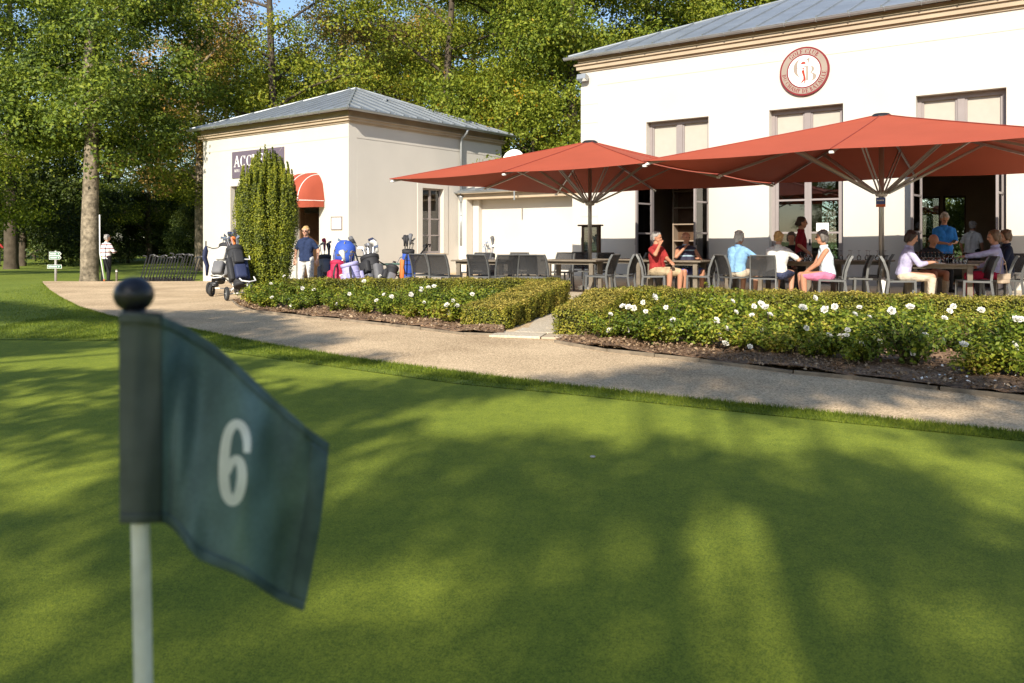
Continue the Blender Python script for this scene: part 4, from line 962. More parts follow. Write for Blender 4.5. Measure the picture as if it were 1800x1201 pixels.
# ------------------------------------------------------------------ golf bags and trolleys
def cloth(n, c): return mat('bag_'+n, c, .7, var=.12, vscale=9, bump=.15, bscale=200)
BC = {'white': cloth('white', (.62,.60,.56)), 'grey': cloth('grey', (.14,.14,.15)), 'black': cloth('black', (.025,.025,.028)), 'blue': cloth('blue', (.035,.09,.42)),
      'crimson': cloth('crimson', (.42,.02,.07)), 'lavender': cloth('lavender', (.38,.36,.62)), 'orange': cloth('orange', (.75,.19,.05)), 'navy': cloth('navy', (.02,.028,.075)), 'green': cloth('green', (.12,.3,.05))}
M['steel'] = mat('club_steel', (.45,.45,.46), .25, metal=.9)
def golf_bag(label, loc, rz, tilt, body, pocket, rim='black', covers=('black','black'), n_clubs=7, scale=1.0, side=0.0, strap='black', hood=None, fat=1.0):
    t = thing('golf_bag', label, 'golf bag', loc, 0, 'golf bags by the reception'); t.rotation_euler = (R(tilt), R(side), rz); t.scale = (scale*fat, scale*fat, scale)
    mb = MB(); mb.lathe([(.10,0),(.115,.02),(.118,.3),(.13,.55),(.135,.8),(.125,.82)], 18, sx=1.0, sy=.88); mb.build('bag_body', BC[body], t, smooth=True)
    mb = MB(); mb.lathe([(.128,.78),(.143,.79),(.145,.87),(.128,.885),(.10,.87)], 18, sx=1.0, sy=.9); mb.build('rim', BC[rim], t, smooth=True)
    mb = MB(); mb.lathe([(.09,-.01),(.122,-.005),(.124,.07),(.116,.075)], 18, sy=.9); mb.build('base', BC[rim], t, smooth=True)
    mb = MB(); mb.bbox(-.10,.10,-.19,-.07,.10,.40,.035); mb.build('pocket', BC[pocket], t, smooth=True)
    mb = MB(); mb.bbox(-.085,.085,-.175,-.08,.44,.72,.03); mb.build('pocket', BC[body], t, smooth=True)
    for s in (-1, 1): mb = MB(); mb.bbox(s*.13-.045, s*.13+.045, -.08,.08,.12,.62,.03); mb.build('side_pocket', BC[pocket if s > 0 else body], t, smooth=True)
    for z in (.26, .50, .62): mb = MB(); mb.lathe([(.121+.012*z,z-.008),(.128+.012*z,z),(.121+.012*z,z+.008)], 18, sy=.9); mb.build('seam', BC[rim], t)
    mb = MB(); mb.tube([(.05,.1,.78),(.12,.2,.65),(.14,.22,.45),(.08,.13,.25)], .018, 8, flat=.4); mb.build('strap', BC[strap], t)
    for k in range(n_clubs):
        a = k/n_clubs*6.28+.4; x, y = math.cos(a)*.075, math.sin(a)*.06; top = 1.02+.16*random.random(); dx, dy = x*.5, y*.5+.03
        if k < len(covers):
            mb = MB(); tp = Vector((x+dx, y+dy, top+.08)); mb.tube([(x,y,.8),(x+dx*.7,y+dy*.7,top-.05)], .007, 6); c = mb.build('club', M['steel'], t)
            mb = MB(); mb.tube([tp+Vector((0,0,-.2)), tp+Vector((0,0,-.08)), tp+Vector((.0,-.01,0)), tp+Vector((-.02,-.05,.05)), tp+Vector((-.03,-.08,.04))], [.022,.028,.045,.05,.02], 10); mb.build('head_cover', BC[covers[k]], c, smooth=True)
        else:
            mb = MB(); tp = Vector((x+dx, y+dy, top)); mb.tube([(x,y,.8), tp], .006, 6)
            d = Vector((math.cos(a*2.3), math.sin(a*2.3), .1))*.075; mb.prism([tp+Vector((0,0,-.02)), tp+d+Vector((0,0,-.012)), tp+d*1.05+Vector((0,0,.045)), tp+Vector((0,0,.02))], Vector((-d.y,d.x,0)).normalized()*.014)
            mb.build('club', M['steel'], t)
    if hood:
        mb = MB(); mb.lathe([(.15,.70),(.165,.78),(.175,.95),(.15,1.08),(.09,1.16),(.02,1.18)], 16, (0,.01,0), 1.05,.95); mb.build('rain_hood', BC[hood], t, smooth=True)
    return t
def wheel(mb_parent, c, r, w, rim):
    mb = MB(); n = 24; prof = [(r*.72,-w/2),(r*.93,-w/2),(r,-w*.25),(r,w*.25),(r*.93,w/2),(r*.72,w/2)]; vs = []
    for k in range(n):
        a = 2*math.pi*k/n
        for rr, x in prof: vs.append((c[0]+x, c[1]+math.cos(a)*rr, c[2]+math.sin(a)*rr))
    m = len(prof); mb.add(vs, [(k*m+i, k*m+(i+1)%m, ((k+1)%n)*m+(i+1)%m, ((k+1)%n)*m+i) for k in range(n) for i in range(m)])
    ty = mb.build('wheel', M['rubber'], mb_parent, smooth=False)
    mb = MB(); mb.tube([(c[0]-w*.3,c[1],c[2]),(c[0]+w*.3,c[1],c[2])], r*.2, 10)
    for k in range(5):
        a = 2*math.pi*k/5; mb.bar((c[0],c[1]+math.cos(a)*r*.15,c[2]+math.sin(a)*r*.15),(c[0],c[1]+math.cos(a)*r*.76,c[2]+math.sin(a)*r*.76), r*.2, w*.5, (1,0,0))
    mb.build('rim', rim, ty)
def trolley(label, loc, rz, colr, group='golf trolleys in front of the reception'):
    """front wheel towards -y, handle rising at +y"""
    t = thing('golf_trolley', label, 'golf trolley', loc, rz, group)
    wheel(t, (0,-.42,.12), .12, .06, M['black']); wheel(t, (-.31,.16,.135), .135, .05, M['gutter']); wheel(t, (.31,.16,.135), .135, .05, M['gutter'])
    mb = MB(); mb.tube([(-.31,.16,.135),(.31,.16,.135)], .014, 8); mb.build('axle', colr, t)
    mb = MB(); mb.tube([(0,-.42,.12),(0,-.36,.22),(0,.1,.40),(0,.40,.86),(0,.55,1.02)], .02, 8); mb.build('main_tube', colr, t)
    for s in (-1, 1): mb = MB(); mb.tube([(s*.29,.16,.14),(s*.06,.08,.37)], .015, 8); mb.build('side_tube', colr, t)
    mb = MB(); mb.tube([(-.13,.56,1.03),(-.1,.6,1.08),(.1,.6,1.08),(.13,.56,1.03)], .016, 8); mb.tube([(0,.55,1.02),(0,.6,1.08)], .018, 8); mb.build('handle', M['black'], t)
    mb = MB(); mb.tube([(-.15,-.06,.46),(-.13,-.25,.40),(0,-.31,.38),(.13,-.25,.40),(.15,-.06,.46)], .013, 8); mb.build('lower_cradle', colr, t)
    mb = MB(); mb.tube([(-.15,.26,.86),(-.12,.1,.80),(.12,.1,.80),(.15,.26,.86)], .012, 8); mb.build('upper_cradle', colr, t)
    mb = MB(); mb.bbox(-.08,.08,-.36,-.22,.19,.30,.03); mb.build('battery_box', M['black'], t, smooth=True)
    return t
p = gx(387, 17.3, .01); RZ1 = R(-4)
trolley('white golf trolley carrying the white bag, front wheel towards us', p, RZ1, M['white'])
golf_bag('white golf bag with grey front pocket on the front trolley', p + Vector((0,-.12,.30)), RZ1, -30, 'white', 'grey', covers=('black','black','navy'), n_clubs=9, scale=1.0, fat=1.15)
p2 = gx(431, 15.75, .01); RZ2 = R(34)
trolley('golf trolley with a spoked wheel next to the yew, half behind the white bag', p2, RZ2, M['white'])
golf_bag('black golf bag with an orange patch leaning beside the yew', p2 + Vector((-.05,-.1,.28)), RZ2, -32, 'black', 'navy', covers=('black','orange'), n_clubs=8, scale=1.0, fat=1.12)
# navy rain jacket hung from the white trolley
t = thing('hanging_jacket', 'navy waterproof hung from the handle of the white trolley', 'jacket', gx(362,17.9,.0))
mb = MB(); mb.tube([(0,0,1.06),(.0,-.02,.95),(-.02,-.02,.8),(.03,0,.62),(.02,0,.4)], [.03,.09,.08,.07,.035], 10, flat=.6); mb.build('cloth', BC['navy'], t, smooth=True); mb = MB(); mb.tube([(0,0,1.04),(.0,0,1.17)], .015, 8); mb.build('umbrella_tip', M['black'], t)
mb = MB(); mb.tube([(.0,.02,1.05),(.13,.06,1.0),(.31,.12,1.03)], .012, 6); mb.build('hook', M['black'], t)
# the cluster right of the doorway
g0 = lambda u, Z: gx(u, Z, .01)
golf_bag('slim black golf bag at the left of the cluster, right of the doorway', g0(573,17.9), R(20), -14, 'grey', 'black', covers=('black','crimson'), n_clubs=6, scale=.98)
golf_bag('golf bag under a blue rain hood behind the crimson bag', g0(590,17.9), R(-20), -8, 'blue', 'blue', covers=('black','grey'), hood='blue', scale=1.02, fat=1.35, side=9)
golf_bag('crimson golf bag in front of the lodge corner', g0(590,16.9), R(-150), 14, 'crimson', 'crimson', rim='crimson', covers=(), n_clubs=2, scale=.86, fat=1.35, side=-9)
golf_bag('lavender golf bag leaning right in front of the lodge corner', g0(628,16.9), R(-140), 10, 'lavender', 'lavender', rim='lavender', covers=('white',), n_clubs=5, scale=.82, fat=1.65, side=10)
golf_bag('black golf bag leaning left behind the lavender one', g0(660,17.7), R(-30), -12, 'black', 'grey', covers=('white','navy','grey'), n_clubs=8, scale=1.02, side=-22, fat=1.5)
golf_bag('black golf bag with a green stripe lying low at the right of the cluster', g0(676,17.2), R(-60), -24, 'black', 'grey', covers=(), n_clubs=2, scale=.80, strap='green', side=-22, fat=1.3)
trolley('folded dark trolley under the black bags right of the doorway', g0(640,18.6), R(40), M['black'])
trolley('dark trolley with tilted handle beside the blue and orange bag', g0(712,17.8), R(-118), M['black'])
golf_bag('golf bag with blue pocket and orange side by the first empty chair', g0(716,17.4) + Vector((0,0,.26)), R(-160), -8, 'blue', 'orange', covers=('black','black','grey'), n_clubs=10, scale=.82, fat=1.15)
golf_bag('grey golf bag with shining irons behind the far-left table', gx(862,18.9,.02), R(10), -12, 'grey', 'black', covers=('grey',), n_clubs=9, scale=.98)
# green folding table behind the clubs
M['green_paint'] = mat('green_paint', (.10,.22,.16), .5)
t = thing('folding_table', 'low green-topped folding table against the lodge side wall', 'table', gx(688,19.0,.01), R(53))
mb = MB(); mb.bbox(-.5,.5,-.3,.3,.60,.63,.006); mb.build('top', M['green_paint'], t)
for s in (-1,1):
    for k in (-1,1): mb = MB(); mb.bar((s*.4,k*.25,0),(s*.1,-k*.25,.6), .03,.03); mb.build('leg', M['stone'], t)

# rack of leaning pull-trolley handles beyond the path
ORD = 'first second third fourth fifth sixth seventh eighth ninth tenth eleventh twelfth thirteenth fourteenth fifteenth sixteenth seventeenth eighteenth nineteenth'.split()
for k in range(19):
    u = 246+k*5.2+random.uniform(-.9,.9); Z = 27.2+random.uniform(-.7,.9); z = ground_z(gx(u,Z).x, Z); hh = .86+random.uniform(-.05,.09)
    t = thing('pull_trolley', '%s dark pull trolley from the left in the row beyond the gravel' % ORD[k], 'trolley', gx(u, Z, z), 0, 'row of pull trolleys beyond the gravel')
    mb = MB(); mb.tube([(0,0,.0),(.22,.05,hh)], .019, 6); mb.build('shaft', M['black'], t)
    mb = MB(); mb.tube([(.22,.05,hh),(.23,.05,hh+.03),(.34,.04,hh+.05),(.4,.04,hh+.02)] if k % 3 else [(.22,.05,hh),(.2,.05,hh+.04),(.1,.05,hh+.05)], .026, 6); mb.build('grip', M['black'], t)
    mb = MB(); mb.tube([(-.1,.1,.1),(.02,0,.1),(.16,.16,.1)], .012, 6); mb.build('axle', M['black'], t); wheel(t, (-.1,.1,.1), .1, .03, M['black'])

# signpost
M['sign_green'] = mat('sign_green', (.03,.13,.075), .5, var=.06); M['grey_post'] = mat('grey_post', (.38,.37,.35), .7, var=.12, vscale=6)
sp = gx(98, 25.0); sp.z = ground_z(sp.x, sp.y)
t = thing('signpost', 'grey post with three green direction boards left of the big trunk', 'signpost', sp)
mb = MB(); mb.lathe([(.035,-.2),(.035,.93),(.02,.96)], 10); mb.build('post', M['grey_post'], t, smooth=True)
for k, (x0, x1, z, m) in enumerate(((-.165,.19,.82,'sign_green'),(-.165,.19,.70,'sign_green'),(-.22,.2,.42,'black'))):
    tip = .05 if k < 2 else 0
    mb = MB(); mb.prism([(x0-.012,-.052,z-.012),(x1-tip+.01,-.052,z-.012),(x1+.012,-.052,z+.045),(x1-tip+.01,-.052,z+.102),(x0-.012,-.052,z+.102)], (0,.012,0)); b = mb.build('board', M['white'], t)
    mb = MB(); mb.prism([(x0,-.056,z),(x1-tip,-.056,z),(x1,-.056,z+.045),(x1-tip,-.056,z+.09),(x0,-.056,z+.09)], (0,.003,0)); mb.build('face', M['sign_green'], b)
    mb = MB(); x = x0+.03
    while x < x1-.14: w_ = random.uniform(.012,.03); mb.box(x, x+w_, -.0575,-.0565, z+.025, z+.06); x += w_+.008
    mb.prism([(x1-.09,-.0575,z+.02),(x1-.04,-.0575,z+.045),(x1-.09,-.0575,z+.07)], (0,.0008,0)); mb.build('print', M['white'], b)
# white and green measuring pole beside the trunk, with an orange foot, and a short stake
q = gx(180, 28.3); q.z = ground_z(q.x, q.y)
M['pole_green'] = mat('pole_green', (.18,.34,.04), .5)
t = thing('leaning_pole', 'thin white pole with orange foot leaning on the big trunk', 'pole', q)
mb = MB(); mb.tube([(.06,0,.13),(-.14,.1,1.05),(-.16,.12,2.4)], .021, 8); mb.build('shaft', M['white'], t, smooth=True); mb = MB(); mb.tube([(.075,0,.0),(.06,0,.13)], .028, 8); mb.build('foot', M['tag_orange'], t)
mb = MB(); mb.tube([(.095,.01,.16),(-.07,.08,.95)], .012, 8); mb.build('stripe', M['pole_green'], t)
q = gx(205, 30.5); q.z = ground_z(q.x, q.y)
t = thing('wooden_stake', 'short wooden stake in the grass right of the striped man', 'stake', q); mb = MB(); mb.tube([(0,0,-.1),(0,0,.42),(0,0,.45)], [.04,.04,.032], 10); mb.build('stake', M['teak'], t)
mb = MB(); mb.tube([(0,0,.36),(0,0,.40)], .043, 10); mb.build('band', M['white'], t)

# ------------------------------------------------------------------ the flag in the foreground
M['flag'] = mat('flag_cloth', (.118,.182,.185), .85, var=.26, vscale=14, bump=.25, bscale=900, spec=.15, fine=.10, fscale=260)
M['flag_dark'] = mat('flag_sleeve_cloth', (.098,.112,.102), .85, var=.2, vscale=22, bump=.25, bscale=900, spec=.15)
M['flag_hem'] = mat('flag_hem_cloth', (.085,.13,.138), .85, var=.25, vscale=30, bump=.3, bscale=700, spec=.15)
M['pole_white'] = mat('pole_white', (.70,.69,.64), .5, var=.14, vscale=25)
M['ball'] = mat('black_ball', (.012,.012,.018), .32, var=.15, spec=.5)
ZF = 0.80; px = ZF/F
base = at(251, VH + 1.0, ZF); base = Vector((base.x, ZF, 0))
fl = thing('pin_flag', 'green practice flag numbered 6 on a white pin in the foreground', 'flag', base)
def fpt(u, v, dZ=0.0): return at(u, v, ZF+dZ) - base
mb = MB(); mb.tube([fpt(253,1500) * 1 if False else Vector((fpt(254,1400).x, 0, .0)), fpt(252,1201), fpt(247,930), fpt(238,540)], 15.5*px, 16); mb.build('pin', M['pole_white'], fl, smooth=True)
c = fpt(235.5, 518); mb = MB(); mb.ball(c, 33.5*px, 28, 18, sz=.95); mb.build('ball_finial', M['ball'], fl, smooth=True)
mb = MB(); mb.lathe([(20*px,0),(20*px,12*px)], 16, tuple(fpt(236,556))); mb.build('ferrule', M['ball'], fl, smooth=True)
# flag outline: top and bottom edges sampled left to right, the cloth hangs in soft folds
TOP = [(209,551),(240,550),(290,556),(330,576),(375,605),(430,652),(480,700),(530,745),(578,780)]
BOT = [(211,920),(245,921),(290,918),(312,936),(346,984),(402,1004),(440,1022),(488,1056),(533,1074)]
def interp(L, t):
    f = t*(len(L)-1); i = min(int(f), len(L)-2); f -= i; return (L[i][0]*(1-f)+L[i+1][0]*f, L[i][1]*(1-f)+L[i+1][1]*f)
def smooth_line(L, n):
    P = [interp(L, k/n) for k in range(n+1)]
    for _ in range(14 if L is TOP else 5): P = [P[0]] + [tuple((a+2*b+c_)/4 for a, b, c_ in zip(P[i-1], P[i], P[i+1])) for i in range(1, n)] + [P[-1]]
    return P
NS, NT = 64, 40; TP, BP = smooth_line(TOP, NS), smooth_line(BOT, NS)
def flag_dz(s, t):      # depth of the cloth behind/in front of the pin plane (metres)
    sl = sstep(s/.30)
    d = -.018*(1-sl) + .05*max(0, s-.25) + .024*math.sin((s-.27)*9.5+t*1.4)*sl + .013*math.sin(s*19-3.0*t)*sl*min(1,s*1.6) + .003*math.sin(s*41+5*t)*sl
    return d + .006*math.sin(t*5+s*4)*sl
def flag_pt(s, t, off=0.0):
    f = s*NS; i = min(int(f), NS-1); f -= i
    tu, tv = [TP[i][k]*(1-f)+TP[i+1][k]*f for k in (0,1)]; bu, bv = [BP[i][k]*(1-f)+BP[i+1][k]*f for k in (0,1)]
    bow = math.sin(math.pi*t)*(6*s)           # free edge bows a little
    u, v = tu*(1-t)+bu*t + bow, tv*(1-t)+bv*t
    return fpt(u, v, flag_dz(s, t)+off)
def flag_patch(name, s0, s1, t0, t1, m, off, ns, nt, th):
    mb = MB(); vs = [flag_pt(s0+(s1-s0)*i/ns, t0+(t1-t0)*j/nt, off) for i in range(ns+1) for j in range(nt+1)]
    mb.add(vs, [(i*(nt+1)+j, i*(nt+1)+j+1, (i+1)*(nt+1)+j+1, (i+1)*(nt+1)+j) for i in range(ns) for j in range(nt)])
    o = mb.build(name, m, fl, smooth=True); md = o.modifiers.new('thick', 'SOLIDIFY'); md.thickness = th; md.offset = 0; return o
flag_patch('cloth', .215, 1, 0, 1, M['flag'], 0, 64, 40, .0009)
flag_patch('sleeve', 0, .235, 0, 1, M['flag_dark'], -.0016, 16, 40, .001)
mb = MB(); vs = []          # back half of the sleeve, round the pin
for j in range(13):
    for k in range(9):
        a = math.pi*k/8; t_ = j/12; A, B = flag_pt(0, t_), flag_pt(.235, t_); c_ = (A+B)/2; vs.append(c_ + (A-B)/2*math.cos(a) + Vector((0, .026*math.sin(a), 0)))
mb.add(vs, [(j*9+k, j*9+k+1, (j+1)*9+k+1, (j+1)*9+k) for j in range(12) for k in range(8)]); mb.build('sleeve_back', M['flag_dark'], fl, smooth=True)
for nm, q in (('top_hem', (.235,1,0,.055)), ('bottom_hem', (.235,1,.945,1)), ('end_hem', (.925,1,.056,.944)), ('sleeve_hem', (0,.234,0,.05)), ('sleeve_hem', (0,.234,.955,1))):
    flag_patch(nm, q[0], q[1], q[2], q[3], M['flag_hem'] if nm != 'sleeve_hem' else M['flag_dark'], -.0032 if nm == 'sleeve_hem' else -.0019, 60 if q[1]-q[0] > .3 else 10, 3 if q[3]-q[2] < .3 else 40, .0012)
# numeral 6, printed on the cloth
def inv_uv(u, v):       # flag parameters of a photo pixel
    s, t = .6, .5
    for _ in range(30):
        f = s*NS; i = max(0, min(int(f), NS-1)); f -= i
        tu, tv = [TP[i][k]*(1-f)+TP[i+1][k]*f for k in (0,1)]; bu, bv = [BP[i][k]*(1-f)+BP[i+1][k]*f for k in (0,1)]
        t = max(0, min(1, (v-tv)/(bv-tv))); uu = tu*(1-t)+bu*t + math.sin(math.pi*t)*6*s; s = max(0, min(1, s+(u-uu)/380))
    return s, t
mb = MB()
path6 = [(434,796,7),(435,775,8.5),(430,754,9),(420,744,9),(409,746,9.5),(400,762,10),(395,790,10.5),(393,825,11),(394,855,11),(400,876,10.5),(409,884,10),(419,874,10.5),(425,850,10.5),(426,826,10),(421,808,9),(412,806,8),(404,818,7.5),(400,832,6)]
dense = [path6[0]]
for a, b in zip(path6[:-1], path6[1:]):
    for k in range(1, 5): dense.append(tuple(x+(y-x)*k/4 for x, y in zip(a, b)))
for _ in range(5): dense = [dense[0]] + [tuple((a+2*b+c_)/4 for a, b, c_ in zip(dense[i-1], dense[i], dense[i+1])) for i in range(1, len(dense)-1)] + [dense[-1]]
vs = []
for i, (u, v, w_) in enumerate(dense):
    a, b = dense[max(0,i-1)], dense[min(len(dense)-1,i+1)]; d = Vector((b[0]-a[0], b[1]-a[1])).normalized(); n_ = Vector((-d.y, d.x))*w_*.86
    for sg_ in (-1, -.5, 0, .5, 1): s_, t_ = inv_uv(u+n_.x*sg_, v+n_.y*sg_); vs.append(flag_pt(s_, t_, -.0018-.000004*i))
mb.add(vs, [q for i in range(len(dense)-1) for q in [(5*i+j, 5*i+j+1, 5*i+j+6, 5*i+j+5) for j in range(4)]])
M['numeral'] = mat('numeral_white', (.74,.75,.73), .8, var=.08, vscale=40); mb.build('numeral', M['numeral'], fl, smooth=True)
# pale pebble on the green
t = thing('pebble', 'small pale pebble lying on the putting green', 'pebble', gp(1042,805,.008)); mb = MB(); mb.ball((0,0,.007), .012, 10, 6, 1.3, .9, .55); mb.build('stone', M['grey_post'], t, smooth=True)
# ------------------------------------------------------------------ people
def capsule(mb, p0, r0, p1, r1, n=12):
    p0, p1 = Vector(p0), Vector(p1); d = p1-p0; L = d.length
    if L < 1e-6: d = Vector((0,0,1))
    d.normalize(); up = Vector((0,0,1)) if abs(d.z) < .9 else Vector((1,0,0)); a = d.cross(up).normalized(); b = a.cross(d)
    prof = [(math.sin(t)*r0, -math.cos(t)*r0, 0) for t in (.08, .55, 1.05, math.pi/2)] + [(math.cos(t)*r1, math.sin(t)*r1, 1) for t in (0, .52, 1.02, 1.49)]
    vs = []
    for r, h, e in prof:
        c = (p1 if e else p0) + d*h
        for k in range(n): t = 2*math.pi*k/n; vs.append(c + a*(math.cos(t)*r) + b*(math.sin(t)*r))
    m = len(prof); fs = [(i*n+k, i*n+(k+1)%n, (i+1)*n+(k+1)%n, (i+1)*n+k) for i in range(m-1) for k in range(n)]
    fs += [tuple(range(n-1,-1,-1)), tuple((m-1)*n+k for k in range(n))]
    mb.add(vs, fs)
def fuse(name, caps, voxel, m, parent, smooth=3, cut=None):
    """one continuous skin over all the given tapered limbs"""
    mb = MB()
    for c in caps: capsule(mb, *c)
    me = mb.mesh(name); o = bpy.data.objects.new(name, me); COL.objects.link(o)
    md = o.modifiers.new('r', 'REMESH'); md.mode = 'VOXEL'; md.voxel_size = voxel
    sm = o.modifiers.new('s', 'SMOOTH'); sm.factor = .5; sm.iterations = smooth
    dg = bpy.context.evaluated_depsgraph_get(); dg.update(); out = bpy.data.meshes.new_from_object(o.evaluated_get(dg))
    bpy.data.objects.remove(o); bpy.data.meshes.remove(me); out.name = name
    if cut:
        bm = bmesh.new(); bm.from_mesh(out)
        for co, no in cut: bmesh.ops.bisect_plane(bm, geom=bm.verts[:]+bm.edges[:]+bm.faces[:], plane_co=co, plane_no=no, clear_outer=True)
        bm.to_mesh(out); bm.free()
    out.polygons.foreach_set('use_smooth', [True]*len(out.polygons)); out.materials.clear(); out.materials.append(m)
    return mesh_obj(name, out, None, parent)
def ik(sh, tg, l1, l2, hint):
    d = tg-sh; L = min(d.length, (l1+l2)*.995); dn = d.normalized(); tg = sh+dn*L
    a = (l1*l1-l2*l2+L*L)/(2*L); h = math.sqrt(max(0, l1*l1-a*a)); hv = hint-dn*hint.dot(dn); hv.normalize()
    return sh+dn*a+hv*h, tg
def cloth_m(n, c): return mat('cloth_'+n, c, .85, var=.10, vscale=9, bump=.9, bscale=11, spec=.2, fine=.10, fscale=16, bdist=.03)
HAIR = {'grey': mat('hair_grey', (.30,.28,.26), .6, var=.25, vscale=30, bump=.3, bscale=120), 'white': mat('hair_white', (.48,.46,.43), .6, var=.2, vscale=30, bump=.3, bscale=120),
        'dark': mat('hair_dark', (.035,.022,.015), .5, var=.3, vscale=30, bump=.3, bscale=120), 'blonde': mat('hair_blonde', (.48,.30,.12), .55, var=.25, vscale=30, bump=.3, bscale=120),
        'brown': mat('hair_brown', (.13,.075,.04), .55, var=.3, vscale=30, bump=.3, bscale=120), 'salt': mat('hair_salt', (.13,.115,.105), .55, var=.4, vscale=40, bump=.3, bscale=120)}
M['eye'] = mat('eye_dark', (.02,.015,.012), .3); M['lip'] = mat('lip', (.36,.12,.10), .5); M['watch'] = mat('watch', (.02,.02,.02), .3)
def person(label, u, Z, yaw, z0=None, seat=None, h=1.74, lean=6, head=(0,0), lh=None, rh=None, shirt='w', sleeve=.55, legs='trousers', legc='black', hair='grey', style='short',
           skin='skin', shoes='black', spread=.03, knee=0.0, wide=1.0, extra=None, shirt_mat=None, glasses=False, rhint=None, lhint=None):
    Z = TZ(u, Z) if seat is not None else Z; p_ = gx(u, Z); p_.z = tf(p_.x) if z0 is None else z0
    t = thing('person', label, 'person', p_, R(yaw), 'people around the clubhouse'); k = h/1.75; sk = M[skin]
    th = R(lean); tv = Vector((0, math.sin(th), math.cos(th))); X = Vector((1,0,0))
    P = Vector((0,0,.94*k)) if seat is None else Vector((0,-.03,seat+.085))
    chest = P+tv*.30*k; sh_c = P+tv*.465*k; nb = P+tv*.50*k
    body, top, low, shoe = [], [], [], []
    w = wide
    for s in (-1, 1):
        body.append((P+X*(s*.062), .105*w, P+tv*.16+X*(s*.05), .095*w)); body.append((P+tv*.16+X*(s*.05), .095*w, chest+X*(s*.075), .105*w)); body.append((chest+X*(s*.075), .105*w, sh_c+X*(s*.11*k)-tv*.03, .075))
        top.append((P+tv*(.0 if seat else -.06)+X*(s*.064), .128*w, P+tv*.16+X*(s*.052), .113*w)); top.append((P+tv*.16+X*(s*.052), .113*w, chest+X*(s*.077), .121*w)); top.append((chest+X*(s*.077), .121*w, sh_c+X*(s*.11*k)-tv*.03, .088))
    body.append((nb-tv*.05, .06, nb+tv*.09, .054)); top.append((nb-tv*.04, .073, nb+tv*.012, .070))
    # head
    hy, hp = R(head[0]), R(head[1]); Rm = Matrix.Rotation(hy, 3, 'Z') @ Matrix.Rotation(-hp, 3, 'X'); hc = nb+tv*.10+Vector((0,.02,.085))
    hd = lambda x, y, z: hc + Rm @ Vector((x, y, z))
    body += [(hd(0,-.025,.035), .084, hd(0,.02,.03), .078), (hd(0,.0,-.01), .07, hd(0,.035,-.035), .058), (hd(0,.05,-.06), .040, hd(0,.045,-.085), .032), (hd(0,.09,.0), .010, hd(0,.108,-.022), .014), (hd(-.034,.085,.028), .012, hd(.034,.085,.028), .012)]
    for s in (-1, 1): body.append((hd(s*.083,-.005,.01), .012, hd(s*.085,-.01,-.025), .010))
    # arms and hands
    for s, tg in ((-1, lh), (1, rh)):
        S_ = sh_c-tv*.022+X*(s*.168*k*(.5+.5*w)); 
        tg = Vector(tg) if tg is not None else (Vector((s*.27, .06, P.z-.05*k)) if seat is None else Vector((s*.14, .3, seat+.2)))
        el, wr = ik(S_, tg, .285*k, .255*k, Vector((rhint if s > 0 else lhint) or (s*.7, -.55, -.6)))
        body += [(S_, .052, el, .042), (el, .042, wr, .028)]
        fd = (wr-el).normalized(); sd = fd.cross(Vector((0,0,1))); sd = sd.normalized() if sd.length > .1 else X; dn = sd.cross(fd)
        pal = wr+fd*.055; body += [(wr, .027, pal+sd*.014, .022), (wr, .027, pal-sd*.014, .022)]
        for q, ln in ((-1.5,.058),(-.5,.068),(.5,.064),(1.5,.05)):
            b0 = pal+fd*.022+sd*(q*.019); m0 = b0+fd*(ln*.55)-dn*.006; body += [(b0, .0105, m0, .0098), (m0, .0098, m0+fd*(ln*.42)-dn*.022, .0088)]
        tb = wr+fd*.025-sd*(s*.026); body += [(tb, .013, tb+fd*.032-sd*(s*.022), .0115), (tb+fd*.032-sd*(s*.022), .0115, tb+fd*.062-sd*(s*.024), .010)]
        if sleeve > 0:
            f = min(1, sleeve); e1 = S_.lerp(el, f); top.append((S_-tv*.01, .063, e1, .057))
            if sleeve > 1: top.append((el, .058, el.lerp(wr, min(1, sleeve-1)), .042))
        else: top.append((S_-X*(s*.02), .062, S_-X*(s*.03), .062))
    # legs
    for s in (-1, 1):
        hip = P+X*(s*.092)+Vector((0,0,-.02))
        if seat is None: kn = Vector((s*(.095+spread), .02+knee*s, .50*k)); an = Vector((s*(.10+spread*1.6), -.03+knee*s*.4, .085*k))
        else: kn = Vector((s*(.11+spread), .43*k+knee*s, seat+.065)); an = Vector((s*(.11+spread), .40*k+knee*s*1.6, .085))
        body += [(hip, .09*w, kn, .058), (kn, .058, kn.lerp(an,.35), .056), (kn.lerp(an,.35), .056, an, .036)]
        toe = an+Vector((s*.03, .155*k, -.045)); heel = an+Vector((0,-.035,-.04)); body += [(heel, .036, toe, .030)]
        shoe += [(heel, .046, an+Vector((0,.06,-.035)), .046), (an+Vector((0,.06,-.035)), .046, toe, .038)]
        low.append((hip, .112*w, hip.lerp(kn, .5), .095*w)); e = {'trousers': 1, 'shorts': .93, 'short': .8}[legs]
        low.append((hip.lerp(kn,.5), .095*w, hip.lerp(kn, e), .078))
        if legs == 'trousers': low += [(kn, .076, kn.lerp(an,.5), .066), (kn.lerp(an,.5), .066, an+Vector((0,0,.0)), .054)]
    low += [(P+X*-.06, .106*w, P+X*.06, .106*w)]
    fuse('body', body, .0085, sk, t, 2)
    fuse('shirt', top, .012, shirt_mat or cloth_m(shirt, CLO[shirt]), t, 3, [(P+tv*(-.02 if seat is not None else -.07), -tv)]); fuse('trousers' if legs == 'trousers' else 'shorts', low, .012, cloth_m(legc, CLO[legc]), t, 3, [(P+tv*.07, tv)] + ([((0,0,.045), (0,0,-1))] if legs == 'trousers' else []))
    for q in (shoe[:2], shoe[2:]): fuse('shoe', q, .012, cloth_m(shoes, CLO[shoes]), t, 2)
    # collar
    mb = MB(); n = 14; vs = []
